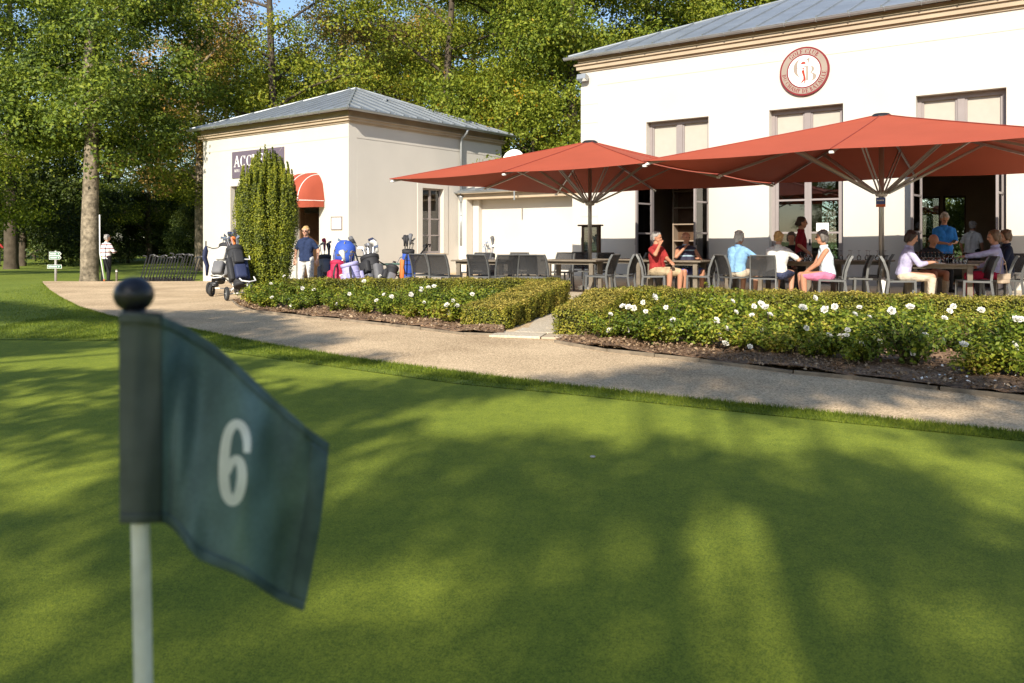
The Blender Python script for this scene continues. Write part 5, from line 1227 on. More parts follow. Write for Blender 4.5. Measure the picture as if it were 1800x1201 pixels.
    for r_, zz_ in ((.066, .0), (.078, .012), (.075, .045), (.063, .05)):
        for q in range(n): a = 2*math.pi*q/n; vs.append(nb + Vector((math.cos(a)*r_, math.sin(a)*r_, zz_-.012*math.sin(a))))
    mb.add(vs, [(i*n+q, i*n+(q+1)%n, (i+1)*n+(q+1)%n, (i+1)*n+q) for i in range(3) for q in range(n)]); mb.build('collar', shirt_mat or cloth_m(shirt, CLO[shirt]), t, smooth=True)
    # hair
    hr = []
    if style != 'bald':
        hr += [(hd(0,-.035,.06), .078, hd(0,.015,.072), .066), (hd(0,-.05,.02), .075, hd(0,-.05,-.02), .058)]
        for s in (-1,1): hr += [(hd(s*.05,-.03,.04), .047, hd(s*.055,.02,.055), .038), (hd(s*.058,-.03,.01), .034, hd(s*.06,-.035,-.035), .026)]
        if style in ('bob','fluffy'):
            for s in (-1,1): hr += [(hd(s*.055,.0,.05), .05, hd(s*.075,-.02,-.04), .034)]
            hr += [(hd(0,.04,.085), .045, hd(0,-.03,.09), .06), (hd(0,-.06,.0), .07, hd(0,-.065,-.06), .05)]
        if style == 'fluffy':
            for q in range(26): a = random.uniform(0, 6.28); r_ = random.uniform(.2, 1); hr.append((hd(math.cos(a)*.075*r_, -.02+math.sin(a)*.085*r_, .06+.075*math.sqrt(max(0,1-r_*r_))), .026, hd(math.cos(a)*.08*r_, -.02+math.sin(a)*.09*r_, .065+.075*math.sqrt(max(0,1-r_*r_))), .022))
        if style in ('short','bob','bun'):
            for q in range(22): a = random.uniform(0, 6.28); r_ = random.uniform(.3, 1); x_, y_, z_ = math.cos(a)*.07*r_, -.02+math.sin(a)*.075*r_, .058+.072*math.sqrt(max(0,1-r_*r_)); hr.append((hd(x_, y_, z_), .017, hd(x_*1.06, y_-.02, z_+.006), .013))
        if style == 'bun': hr += [(hd(0,-.10,.0), .04, hd(0,-.115,-.02), .036), (hd(0,.02,.09), .05, hd(0,-.03,.085), .06)]
    else:
        for s in (-1,1): hr += [(hd(s*.062,-.04,.0), .026, hd(s*.045,-.075,-.01), .026)]
        hr += [(hd(-.04,-.078,-.012), .024, hd(.04,-.078,-.012), .024)]
    fuse('hair', hr, .0095, HAIR[hair], t, 1)
    for s in (-1,1):
        mb = MB(); c = hd(s*.032,.088,.012); mb.ball(c, .009, 10, 6); mb.build('eye', M['eye'], t, smooth=True)
    mb = MB(); capsule(mb, hd(-.02,.083,-.052), .005, hd(.02,.083,-.052), .005, 8); mb.build('mouth', M['lip'], t, smooth=True)
    if glasses:
        mb = MB()
        for s in (-1,1): mb.ball(hd(s*.033,.098,.012), .022, 10, 6, 1, .4, .8); mb.tube([hd(s*.055,.09,.015), hd(s*.082,.0,.015)], .003, 6)
        mb.build('glasses', M['watch'], t)
    return t
CLO = {'w': (.62,.61,.59), 'black': (.02,.02,.022), 'navy': (.022,.035,.085), 'red': (.29,.028,.028), 'maroon': (.22,.012,.022), 'lightblue': (.20,.37,.58), 'blue': (.03,.19,.58), 'lavender': (.40,.38,.55),
       'khaki': (.42,.32,.20), 'sand': (.52,.44,.34), 'periwinkle': (.16,.18,.48), 'pink': (.50,.16,.27), 'paleblue': (.60,.70,.76), 'crimson': (.45,.02,.06), 'grey': (.12,.12,.13), 'darknavy': (.012,.016,.035), 'cream': (.62,.52,.36), 'denim': (.05,.06,.12), 'strip': (.7,.7,.7)}
STR = stripe_mat('striped_jersey', (.74,.72,.69), (.16,.02,.035), 7.4, .24); VEST = stripe_mat('striped_vest', (.03,.03,.06), (.30,.42,.50), 8.5, .22)
zt = ground_z(-14.6, 29)
ST = .45
person('man in white and maroon striped jersey, back to us, by the big trunk', 186, 28.8, -22, z0=ground_z(gx(186,28.8).x,28.8), h=1.72, lean=4, lh=(-.10,.26,1.12), rh=(.12,.30,1.12), shirt_mat=STR, shirt='strip', sleeve=1.9, legc='black', hair='grey', wide=1.12, head=(-18,0))
person('person in red top and dark trousers at the left edge of the far lawn', -5, 51, 8, z0=ground_z(gx(-5,51).x,51), h=1.75, shirt='red', sleeve=1.6, legc='grey', hair='brown', rh=(.3,.2,1.15))
person('woman in navy polo and white trousers standing in the reception doorway', 538, 19.6, 172, z0=-.12, h=1.62, lean=0, lh=(-.30,.03,.84), rh=(.27,.03,.84), shirt='navy', sleeve=.7, legc='w', hair='blonde', style='short', skin='skin', glasses=True)
person('man in red polo and khaki shorts seated with a hand at his temple', 1158, 16.75, -160+20, seat=ST, lean=-4, rh=(.15,.15,1.07), rhint=(1,.9,-1), lh=(.02,.34,.72), head=(18,4), shirt='red', sleeve=.75, legs='shorts', legc='khaki', hair='grey', skin='skin_tan', wide=1.12, spread=.06)
person('smiling man in dark striped vest over lavender sleeves resting chin on hand', 1206, 17.2, -172, seat=ST, lean=2, rh=(.11,.19,1.00), rhint=(.8,.9,-1), lh=(-.16,.3,.78), head=(8,2), shirt_mat=VEST, shirt='strip', sleeve=.02, legs='shorts', legc='periwinkle', hair='grey', style='bald', skin='skin_tan', wide=1.1, spread=.08)
person('grey-haired man in light blue polo seated with his back to us', 1296, 16.15, -50, seat=ST, lean=8, rh=(.30,.42,.82), lh=(-.12,.34,.80), head=(-12,4), shirt='lightblue', sleeve=.75, legs='shorts', legc='sand', hair='white', style='fluffy', wide=1.12)
person('blonde person in white T-shirt seated with back to us', 1366, 15.9, -38, seat=ST, lean=10, rh=(.34,.38,.80), lh=(-.1,.42,.80), head=(-10,6), shirt='w', sleeve=.8, legs='shorts', legc='denim', hair='blonde', style='bun', wide=1.18)
person('person with curly grey hair across the middle table beyond the blonde person', 1392, 17.7, 150, seat=ST, h=1.7, lean=6, shirt='black', sleeve=.8, legs='trousers', legc='grey', hair='salt', style='fluffy')
person('waitress in maroon shirt and sunglasses standing in profile behind the middle table', 1408, 17.2, -108, h=1.64, lean=0, lh=(-.16,.14,.92), rh=(.2,.12,.92), shirt='maroon', sleeve=.85, legc='black', hair='dark', style='bun', skin='skin_tan', glasses=True)
person('woman in sleeveless pale top and pink shorts seated facing left', 1452, 14.95, 80, seat=ST, lean=8, lh=(-.06,.36,.58), rh=(.06,.34,.58), head=(-8,0), shirt='paleblue', sleeve=0, legs='shorts', legc='pink', hair='salt', style='fluffy', skin='skin_tan', wide=1.08, glasses=True)
person('dark-haired woman in lavender shirt seated facing right at the crowded table', 1590, 14.65, -108, seat=ST, lean=12, rh=(.1,.42,.77), lh=(-.14,.42,.78), head=(0,18), shirt='lavender', sleeve=1.55, legc='sand', hair='dark', style='bob')
person('bald man in black polo leaning over the crowded table', 1624, 16.2, -165, seat=ST, lean=26, rh=(.14,.48,.77), lh=(-.16,.5,.78), head=(-10,40), shirt='black', sleeve=.8, legc='sand', hair='grey', style='bald', skin='skin_tan', wide=1.15)
person('man in bright blue polo standing at the doorway looking down at his phone', 1659, 17.9, 172, h=1.77, lean=2, lh=(-.05,.30,1.10), rh=(.09,.30,1.10), head=(0,32), shirt='blue', sleeve=.85, legc='black', hair='grey', skin='skin_tan', wide=1.12)
person('man in white shirt standing inside the right doorway with his back turned', 1708, 21.7, -60, h=1.66, lean=4, shirt='w', sleeve=.8, legc='black', hair='grey', style='short', skin='skin_tan', wide=1.1)
person('short-haired woman in lavender sweater and red trousers reaching left across the table', 1748, 14.75, 66, seat=ST, lean=2, lh=(-.14,.52,.86), rh=(.1,.3,.66), head=(8,4), shirt='lavender', sleeve=1.8, legc='crimson', hair='brown', style='bob', skin='skin_tan')
person('person behind the woman in red trousers, only hair and shoulder showing', 1766, 15.8, 70, seat=ST, lean=0, shirt='darknavy', sleeve=.9, legc='grey', hair='brown', style='bob', h=1.82)
t = thing('phone', 'dark phone in the hands of the man in blue', 'phone', gx(1659, 17.9, 1.16) + Vector((.02,-.36,0)), R(170)); mb = MB(); mb.bbox(-.04,.04,-.07,.07,-.005,.005,.003); o = mb.build('case', M['black'], t); o.rotation_euler = (R(25),0,0)
# ------------------------------------------------------------------ vegetation
def leaf_cloud(pos, nrm, size, name, m, asp=.62, fold=.18):
    """one folded kite per leaf: pos (n,3), nrm (n,3) facing, size (n,)"""
    n = len(pos); nrm = nrm/np.maximum(1e-6, np.linalg.norm(nrm, axis=1, keepdims=True))
    rnd = np.random.normal(size=(n,3)); a = np.cross(nrm, rnd); a /= np.maximum(1e-6, np.linalg.norm(a, axis=1, keepdims=True)); b = np.cross(nrm, a)
    s = size[:,None]; v = np.empty((n,4,3)); v[:,0] = pos-a*s*.5; v[:,1] = pos+b*s*asp*.5+nrm*s*fold; v[:,2] = pos+a*s*.5; v[:,3] = pos-b*s*asp*.5+nrm*s*fold*.6
    me = bpy.data.meshes.new(name); me.vertices.add(n*4); me.vertices.foreach_set('co', v.astype(np.float32).ravel())
    me.loops.add(n*6); me.polygons.add(n*2)
    i = np.arange(n)[:,None]*4; tri = np.concatenate([i+np.array([[0,1,2]]), i+np.array([[0,2,3]])], axis=1).ravel()
    me.loops.foreach_set('vertex_index', tri.astype(np.int32)); me.polygons.foreach_set('loop_start', (np.arange(n*2)*3).astype(np.int32))
    me.update(calc_edges=True); me.materials.append(m); return me
def rand_dirs(n):
    d = np.random.normal(size=(n,3)); return d/np.linalg.norm(d, axis=1, keepdims=True)

G1, G2, G3 = (.030,.052,.008), (.085,.125,.014), (.17,.19,.022)
M['leaf_a'] = leaf_mat('oak_leaves', [(.10,(.045,.072,.009)),(.38,(.155,.205,.018)),(.60,(.27,.30,.026)),(.92,(.34,.32,.03)),(1.0,(.48,.27,.02))])
M['leaf_b'] = leaf_mat('maple_leaves', [(.10,(.042,.074,.012)),(.40,(.15,.21,.022)),(.64,(.26,.305,.030)),(.92,(.31,.33,.036)),(1.0,(.50,.29,.02))])
M['leaf_c'] = leaf_mat('turning_leaves', [(.15,(.10,.11,.02)),(.42,(.25,.20,.045)),(.62,(.37,.25,.075)),(.86,(.46,.28,.08)),(1.0,(.58,.30,.05))])
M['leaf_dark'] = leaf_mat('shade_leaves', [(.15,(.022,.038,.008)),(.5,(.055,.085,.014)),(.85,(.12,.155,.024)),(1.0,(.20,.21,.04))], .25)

def make_tree(seed, h, r, base, n_limb, n_clump, leaves, lsize, lm, bm_, trunk_r, flat=.75, droop=0.0, core=0, limb=.40):
    """mesh pair (trunk+limbs, leaves); crown of many uneven clumps hung on real limbs"""
    rng = random.Random(seed); np.random.seed(seed); mb = MB(); pts = []
    spine = [Vector((0,0,-.4))]; x = y = 0
    for k in range(1, 9):
        x += rng.uniform(-.12,.12)*h/18; y += rng.uniform(-.12,.12)*h/18; spine.append(Vector((x,y,h*.92*k/8)))
    rad = [trunk_r*(1.45 if k == 0 else 1.0 if k == 1 else (1-.108*(k-1))) for k in range(9)]
    sp2, rd2 = [spine[0], spine[0].lerp(spine[1],.12), spine[0].lerp(spine[1],.3)] + spine[1:], [rad[0]*1.15, trunk_r*1.2, trunk_r*1.04] + rad[1:]
    mb.tube(sp2, rd2, 12)
    clumps = []
    for i in range(n_limb):
        f = (i+.5)/n_limb; z = base + (h*.88-base)*f; kk = min(7, int(z/(h*.92)*8)); p0 = spine[kk].lerp(spine[kk+1], z/(h*.92)*8-kk)
        a = i*2.4+rng.uniform(-.4,.4); reach = r*(math.sin(math.pi*(.16+.78*f))**.7)*rng.uniform(.75,1.1)
        rise = rng.uniform(.1,.45)*reach - droop*reach
        p3 = p0+Vector((math.cos(a)*reach, math.sin(a)*reach, rise)); p1 = p0.lerp(p3,.35)+Vector((rng.uniform(-.3,.3),rng.uniform(-.3,.3),.10*reach)); p2 = p0.lerp(p3,.7)+Vector((rng.uniform(-.4,.4),rng.uniform(-.4,.4),.08*reach))
        lr = trunk_r*(limb-limb*.5*f); mb.tube([p0,p1,p2,p3], [lr,lr*.7,lr*.42,lr*.12], 7, caps=False)
        for q in range(4):
            b0 = [p1,p2,p2,p3][q]; e = b0+Vector((rng.uniform(-1,1),rng.uniform(-1,1),rng.uniform(-.3,.8)))*reach*.36; mb.tube([b0, b0.lerp(e,.5)+Vector((0,0,.1)), e], [lr*.3,lr*.2,lr*.07], 5, caps=False); clumps.append((e, rng.uniform(.8,1.15)))
        clumps += [(p3, 1.0), (p2, .9)]
    for q in range(core): a = rng.uniform(0,6.28); z = rng.uniform(base+.4, h*.8); rr_ = rng.uniform(.6,2.2); clumps.append((Vector((math.cos(a)*rr_, math.sin(a)*rr_, z)), rng.uniform(.7,1.0)))
    while len(clumps) < n_clump:
        b0 = rng.choice(clumps)[0]; a = rng.uniform(0,6.28); e = b0+Vector((math.cos(a)*rng.uniform(.1,.3)*r, math.sin(a)*rng.uniform(.1,.3)*r, rng.uniform(-.2,.25)*r)); 
        if e.z > base*.8: clumps.append((e, rng.uniform(.55,1.05)))
    P, N, S = [], [], []; per = leaves//len(clumps)
    for c, s in clumps:
        cr = r*.215*s; d = rand_dirs(per); rr = np.random.uniform(.25,1,per)**.55
        q = d*rr[:,None]*cr*np.array([1.15,1.15,flat]); q += np.random.normal(size=q.shape)*cr*.13
        P.append(q+np.array(c)); N.append(d*.75+np.array([-.08,-.3,.4])+np.random.normal(size=d.shape)*.55); S.append(np.random.uniform(.6,1.25,per)*lsize)
    return mb.mesh('trunk_and_limbs', bm_, True), leaf_cloud(np.concatenate(P), np.concatenate(N), np.concatenate(S), 'crown', lm)
TREES = {
 'oak': make_tree(11, 19, 6.2, 3.0, 13, 150, 46000, .175, M['leaf_a'], M['bark_dark'], .34, .52),
 'maple': make_tree(23, 17, 5.6, 2.0, 13, 150, 46000, .165, M['leaf_b'], M['bark_dark'], .30, .5, .1),
 'turning': make_tree(31, 16, 5.0, 3.0, 12, 130, 24000, .15, M['leaf_c'], M['bark'], .26),
 'sparse': make_tree(47, 22, 6.0, 5.0, 12, 110, 30000, .17, M['leaf_a'], M['bark_dark'], .25, .55),
 'low': make_tree(53, 8, 4.6, .4, 12, 120, 36000, .15, M['leaf_b'], M['bark_dark'], .18, .8, .1),
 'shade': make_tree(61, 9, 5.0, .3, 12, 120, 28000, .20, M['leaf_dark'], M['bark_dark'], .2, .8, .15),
}
def tree(kind, name, label, x, y, s=1.0, rz=0.0, group='trees of the wood behind', sz=1.0):
    t = thing(name, label, 'tree' if name.endswith('tree') else 'shrub', (x, y, ground_z(x, y)), rz, group); t.scale = (s, s, s*sz)
    mesh_obj('trunk', TREES[kind][0], None, t); mesh_obj('crown', TREES[kind][1], None, t); return t
def tu(kind, name, label, u, Z, s=1.0, rz=0.0, group='trees of the wood behind', sz=1.0):
    p = gx(u, Z); return tree(kind, name, label, p.x, p.y, s, rz, group, sz)
# the big pale trunk by the signpost
bt, bl = make_tree(5, 17, 4.2, 4.7, 16, 210, 60000, .155, M['leaf_b'], M['bark'], .31, .7, .36, 46, .2)
p = gx(157, 30.3); t = thing('plane_tree', 'big tree with a pale bare trunk beside the striped man', 'tree', (p.x, p.y, ground_z(p.x,p.y)), R(40)); mesh_obj('trunk', bt, None, t); mesh_obj('crown', bl, None, t)
for q in (
 ('maple','broadleaf_tree','green tree at the far left edge, low branches hiding its trunk',-120,34,1.0,1.0),
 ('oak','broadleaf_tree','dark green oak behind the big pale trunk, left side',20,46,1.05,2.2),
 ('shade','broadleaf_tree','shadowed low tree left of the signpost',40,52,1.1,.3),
 ('oak','broadleaf_tree','oak just left of the lodge in the background',262,58,.62,4.0),
 ('turning','autumn_tree','yellowing tree rising just left of the lodge roof',352,43,1.08,1.4),
 ('sparse','broadleaf_tree','tall thin-leaved oak with bare forks above the lodge roof left end',482,37,.95,.7),
 ('oak','broadleaf_tree','full green oak behind the left half of the lodge roof',415,44,.66,5.2),
 ('turning','autumn_tree','brown-leaved tree behind the lodge roof',590,45,1.0,3.1),
 ('maple','broadleaf_tree','green tree behind the peak of the lodge roof',560,46,.72,2.0),
 ('sparse','broadleaf_tree','tall oak with dark forked trunk right of the lodge peak',780,37,.95,2.9),
 ('turning','autumn_tree','pale brown tree between the lodge and the tall forked oak',700,47,.95,5.5),
 ('maple','broadleaf_tree','green tree behind the right slope of the lodge roof',735,43,.72,.5),
 ('oak','broadleaf_tree','broad bright oak between lodge and clubhouse',885,43,.98,1.1),
 ('low','broadleaf_tree','low bushy tree showing in the gap left of the clubhouse corner',938,34,.95,3.6),
 ('maple','broadleaf_tree','dense bright tree touching the clubhouse corner',1010,37,1.02,4.4),
 ('oak','broadleaf_tree','oak rising behind the left end of the clubhouse roof',1140,41,1.0,.2),
 ('maple','broadleaf_tree','tree above the clubhouse hip, near the emblem',1270,42,1.05,3.3),
 ('oak','broadleaf_tree','oak behind the clubhouse roof above the middle doors',1420,43,1.0,5.0),
 ('low','broadleaf_tree','leafy tree seen through the rear window of the right doorway',1650,36,1.0,1.9),
 ('low','broadleaf_tree','leafy tree seen through the closed glass door',1480,38,1.0,.9),
 ('low','broadleaf_tree','leafy tree behind the clubhouse, right of the rear window',1830,34,1.0,4.9),
 ('maple','broadleaf_tree','green tree high behind the lodge, far back',640,60,1.15,2.5),
 ('oak','broadleaf_tree','far oak filling the gap above the linking wing',830,62,1.2,3.9),
 ('oak','broadleaf_tree','far oak behind the autumn tree at the lodge',400,64,1.0,1.7),
 ('maple','broadleaf_tree','far tree at the left of the wood',-30,66,1.1,.8),
 ('maple','broadleaf_tree','far tree behind the clubhouse corner',1060,60,1.15,5.8),
): tu(q[0], q[1], q[2], q[3], q[4], q[5], q[6])
# dark understorey at the edge of the wood
k = 0
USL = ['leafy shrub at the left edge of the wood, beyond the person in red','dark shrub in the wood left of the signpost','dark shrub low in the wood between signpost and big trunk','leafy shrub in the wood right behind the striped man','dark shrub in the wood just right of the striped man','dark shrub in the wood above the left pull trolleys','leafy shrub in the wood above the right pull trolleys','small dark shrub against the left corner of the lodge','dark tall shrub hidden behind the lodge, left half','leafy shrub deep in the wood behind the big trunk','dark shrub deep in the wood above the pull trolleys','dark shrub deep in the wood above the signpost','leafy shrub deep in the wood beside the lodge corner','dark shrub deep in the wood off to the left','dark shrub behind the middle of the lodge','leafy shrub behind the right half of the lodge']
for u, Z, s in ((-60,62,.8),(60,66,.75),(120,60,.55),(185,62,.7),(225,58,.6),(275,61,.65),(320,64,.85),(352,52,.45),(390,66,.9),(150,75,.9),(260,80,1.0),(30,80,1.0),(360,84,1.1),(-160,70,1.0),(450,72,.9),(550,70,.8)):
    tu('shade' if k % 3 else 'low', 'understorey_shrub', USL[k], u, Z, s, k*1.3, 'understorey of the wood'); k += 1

# ---- columnar yew ---------------------------------------------------
M['yew'] = leaf_mat('yew_needles', [(.1,(.035,.052,.007)),(.40,(.135,.165,.014)),(.62,(.28,.295,.02)),(.9,(.44,.41,.035)),(1.0,(.5,.42,.05))], .2, .5, 2.2)
def yew():
    rng = random.Random(3); np.random.seed(3); P, N, S = [], [], []; mb = MB(); hgt = 3.2
    for k in range(190):
        a = rng.uniform(0, 6.28); rr = math.sqrt(rng.uniform(.0,1))*.52; x, y = math.cos(a)*rr, math.sin(a)*rr*.95
        env = lambda f: (.72+.52*math.sin(min(1,f*1.5+.1)*math.pi*.5))*(1 if f < .74 else math.sqrt(max(.10, 1-((f-.74)/.34)**2)))
        top = hgt*(1.0-.24*(rr/.52)**2)*rng.uniform(.82,1.0); bot = rng.uniform(.0,1.5)*(.1 if k % 2 else 1) if rr > .25 else .3
        n = int(430*(top-bot)); f = np.random.uniform(0,1,n)**.85; z = bot+(top-bot)*f
        er = np.array([env(q/hgt) for q in z]); taper = np.clip((1-f)*3.2,.12,1)
        d = np.random.uniform(0,6.28,n); rad = .10*taper*np.sqrt(np.random.uniform(.1,1,n))
        q = np.stack([x*er+np.cos(d)*rad, y*er+np.sin(d)*rad, z], axis=1); P.append(q)
        N.append(np.stack([np.cos(d)+x*.9, np.sin(d)+y*.9, np.random.uniform(.0,.7,n)], axis=1)+np.random.normal(size=(n,3))*.45); S.append(np.random.uniform(.024,.05,n))
    mb.tube([(0,0,-.1),(0,0,1.2),(0.05,0,2.4)], [.12,.08,.02], 8)
    for k in range(12): a = k*.53; mb.tube([(0,0,.2+k*.08),(math.cos(a)*.3,math.sin(a)*.3,1.1+k*.06),(math.cos(a)*.32,math.sin(a)*.32,2.2)], [.04,.03,.01], 6)
    return mb.mesh('trunk', M['bark_dark'], True), leaf_cloud(np.concatenate(P), np.concatenate(N), np.concatenate(S), 'foliage', M['yew'], .5)
yt, yl_ = yew(); t = thing('yew_tree', 'tall columnar yew in front of the lodge sign', 'tree', gx(470, 16.6)); mesh_obj('trunk', yt, None, t); mesh_obj('foliage', yl_, None, t)

# ---- clipped hedges -------------------------------------------------
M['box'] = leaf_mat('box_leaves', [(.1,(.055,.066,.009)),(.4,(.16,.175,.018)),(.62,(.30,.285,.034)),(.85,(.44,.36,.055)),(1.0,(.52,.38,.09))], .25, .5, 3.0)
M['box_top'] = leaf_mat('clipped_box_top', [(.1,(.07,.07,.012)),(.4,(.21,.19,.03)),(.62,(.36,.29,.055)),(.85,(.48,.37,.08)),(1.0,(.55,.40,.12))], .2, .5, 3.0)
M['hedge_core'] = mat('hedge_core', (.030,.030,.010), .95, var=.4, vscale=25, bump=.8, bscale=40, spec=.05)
def hedge(label, a, b, w, h0, h1, dens=5200):
    """clipped hedge from a to b (xy), heights h0 and h1"""
    t = thing('clipped_hedge', label, 'hedge', (a.x, a.y, .015), 0, 'clipped box hedges along the terrace'); d = Vector((b.x-a.x, b.y-a.y, 0)); L = d.length; d.normalize(); n = Vector((-d.y, d.x, 0))
    c = .035; mb = MB(); vs = []
    for s, hh in ((c, h0-c), (L-c, h1-c)):
        for q in (-1, 1): vs += [d*s+n*(q*(w/2-c)) + Vector((0,0,-.02)), d*s+n*(q*(w/2-c)) + Vector((0,0,hh))]
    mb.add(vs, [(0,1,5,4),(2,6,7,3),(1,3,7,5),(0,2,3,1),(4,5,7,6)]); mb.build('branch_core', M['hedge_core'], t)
    P, N = [], []; D, NN = np.array(d), np.array(n); dl = (h1-h0)/L
    def put(k, s, q, z, nr):
        wob = .016*np.sin(s*7+z*9)+.012*np.sin(s*17+q*11); j = np.random.normal(size=(k,3))*.014
        P.append(np.outer(s, D)+np.outer(q, NN)+np.outer(z, [0,0,1])+j+np.outer(wob, nr)); N.append(np.tile(nr,(k,1))+np.random.normal(size=(k,3))*.55)
    k = int(L*w*dens); s = np.random.uniform(0,L,k); put(k, s, np.random.uniform(-w/2,w/2,k), h0+dl*s-.008, np.array([0,0,1.]))
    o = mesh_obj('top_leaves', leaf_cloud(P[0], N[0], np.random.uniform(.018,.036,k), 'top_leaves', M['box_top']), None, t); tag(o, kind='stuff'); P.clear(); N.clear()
    for sg_ in (-1, 1):
        k = int(L*(h0+h1)/2*dens); s = np.random.uniform(0,L,k); z = np.random.uniform(0,1,k)*(h0+dl*s); put(k, s, np.full(k, sg_*w/2), z, NN*sg_)
    for s0, hh, sg_ in ((0,h0,-1),(L,h1,1)):
        k = int(w*hh*dens); put(k, np.full(k, s0, float), np.random.uniform(-w/2,w/2,k), np.random.uniform(0,hh,k), D*sg_)
    P = np.concatenate(P); N = np.concatenate(N)
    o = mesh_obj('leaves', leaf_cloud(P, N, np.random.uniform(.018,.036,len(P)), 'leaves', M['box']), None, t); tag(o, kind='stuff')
hedge('low clipped hedge behind the left rose bed, in front of the golf bags', HL0, HL1, .55, .44, .46)
hedge('sloping hedge wing closing the left rose bed at the gap', WL0, WL1, .62, .46, .28)
hedge('sloping hedge wing at the left end of the right rose bed', WR0, WR1, .58, .45, .33)
hedge('long clipped hedge behind the right rose bed, below the diners', HR0, HR1, .6, .45, .45, 6000)

# ---- rose bushes with white flowers ---------------------------------
M['rose_leaf'] = leaf_mat('rose_leaves', [(.1,(.045,.078,.011)),(.40,(.14,.195,.02)),(.64,(.27,.31,.032)),(.88,(.42,.38,.05)),(1.0,(.46,.32,.09))], .3, .45, 4.0)
M['stem'] = mat('rose_stem', (.09,.075,.03), .8, var=.3); M['petal'] = mat('white_petal', (.80,.78,.72), .7, var=.04)
def rose(seed, h, r, n):
    rng = random.Random(seed); np.random.seed(seed); mb = MB(); P, N, S = [], [], []
    for k in range(26):
        a = rng.uniform(0,6.28); rr = r*math.sqrt(rng.uniform(.05,1)); tip = Vector((math.cos(a)*rr, math.sin(a)*rr, h*rng.uniform(.5,1.05)*(1-.35*(rr/r)**2)))
        b = Vector((rng.uniform(-.06,.06), rng.uniform(-.06,.06), 0)); m_ = b.lerp(tip,.5)+Vector((rng.uniform(-.05,.05),rng.uniform(-.05,.05),.06)); mb.tube([b,m_,tip], [.007,.005,.003], 5, caps=False)
        q = n//26; f = np.random.uniform(.25,1.05,q)[:,None]; base = (1-f)**2*np.array(b)+2*f*(1-f)*np.array(m_)+f*f*np.array(tip)
        d = rand_dirs(q); P.append(base+d*np.random.uniform(.01,.085,q)[:,None]); N.append(d*.5+np.array([0,-.15,.7])+np.random.normal(size=d.shape)*.4); S.append(np.random.uniform(.028,.058,q))
    return mb.mesh('stems', M['stem'], True), leaf_cloud(np.concatenate(P), np.concatenate(N), np.concatenate(S), 'leaves', M['rose_leaf'])
ROSES = [rose(71,.42,.42,2300), rose(72,.46,.44,2300), rose(73,.36,.42,1700), rose(74,.48,.38,1300)]
def flower_mesh(seed):
    rng = random.Random(seed); mb = MB()
    for ring, (n, rad, tilt, ln) in enumerate(((7,.012,.30,.038),(7,.009,.6,.034),(6,.006,.95,.028),(4,.003,1.2,.02))):
        for k in range(n):
            a = 2*math.pi*k/n+ring*.5+rng.uniform(-.2,.2); dx, dy = math.cos(a), math.sin(a); w = ln*.95; tl = tilt+rng.uniform(-.15,.15); ct, st_ = math.cos(tl), math.sin(tl)
            b = Vector((dx*rad, dy*rad, .004*ring)); o = Vector((dx*ct, dy*ct, st_)); s = Vector((-dy, dx, 0)); up = Vector((-dx*st_, -dy*st_, ct))
            mb.add([b, b+o*ln*.6+s*w*.5+up*.005, b+o*ln+up*.008, b+o*ln*.6-s*w*.5+up*.005, b+o*ln*.55-up*.004], [(0,4,1),(1,4,2),(2,4,3),(3,4,0)])
    return mb.mesh('flower', M['petal'], True)
FLOW = [flower_mesh(s) for s in (1,2,3)]
bushes = []
def bush(x, y, s, label):
    t = thing('rose_bush', label, 'rose bush', (x, y, .03), random.uniform(0,6.28), 'white rose bushes in the beds'); t.scale = (s, s, s*random.uniform(.75,1.12)); a, b = ROSES[len(bushes) % 4]
    mesh_obj('stems', a, None, t); o = mesh_obj('leaves', b, None, t); bushes.append(t)
def lerp_edge(E, f):
    f = f*(len(E)-1); i = min(int(f), len(E)-2); return E[i].lerp(E[i+1], f-i)
NTH = ['first','second','third','fourth','fifth','sixth','seventh','eighth','ninth','tenth','eleventh','twelfth']
def row(E, f0, f1, n, off, s, bed, rw, back):
    for k in range(n):
        p = lerp_edge(E, f0+(f1-f0)*k/(n-1)); q = p.lerp(back(p), off)+Vector((random.uniform(-.1,.1), random.uniform(-.1,.1), 0))
        bush(q.x, q.y, s*random.uniform(.88,1.1), '%s rose bush from the left in the %s row of the %s bed' % (NTH[k], rw, bed))
def hl(p): t_ = max(0, min(1, (p.x-HL0.x)/(HL1.x-HL0.x))); q = HL0.lerp(HL1, t_); return Vector((q.x, q.y-.3, 0))
def hr(p):
    d = (HR1-HR0); t_ = max(0.0, ((Vector((p.x,p.y))-HR0).dot(d))/d.length_squared); q = HR0+d*(t_+.05); return Vector((q.x, q.y-.35, 0))
row(EDGE_B1, .18, .86, 9, .30, .95, 'left', 'front', hl); row(EDGE_B1, .05, .98, 10, .66, 1.0, 'left', 'middle', hl); row(EDGE_B1, .12, .86, 8, .92, 1.0, 'left', 'back', hl)
row(EDGE_B2, .08, .90, 12, .22, 1.0, 'right', 'front', hr); row(EDGE_B2, .10, .93, 12, .54, 1.1, 'right', 'middle', hr); row(EDGE_B2, .12, .93, 12, .86, 1.0, 'right', 'back', hr)
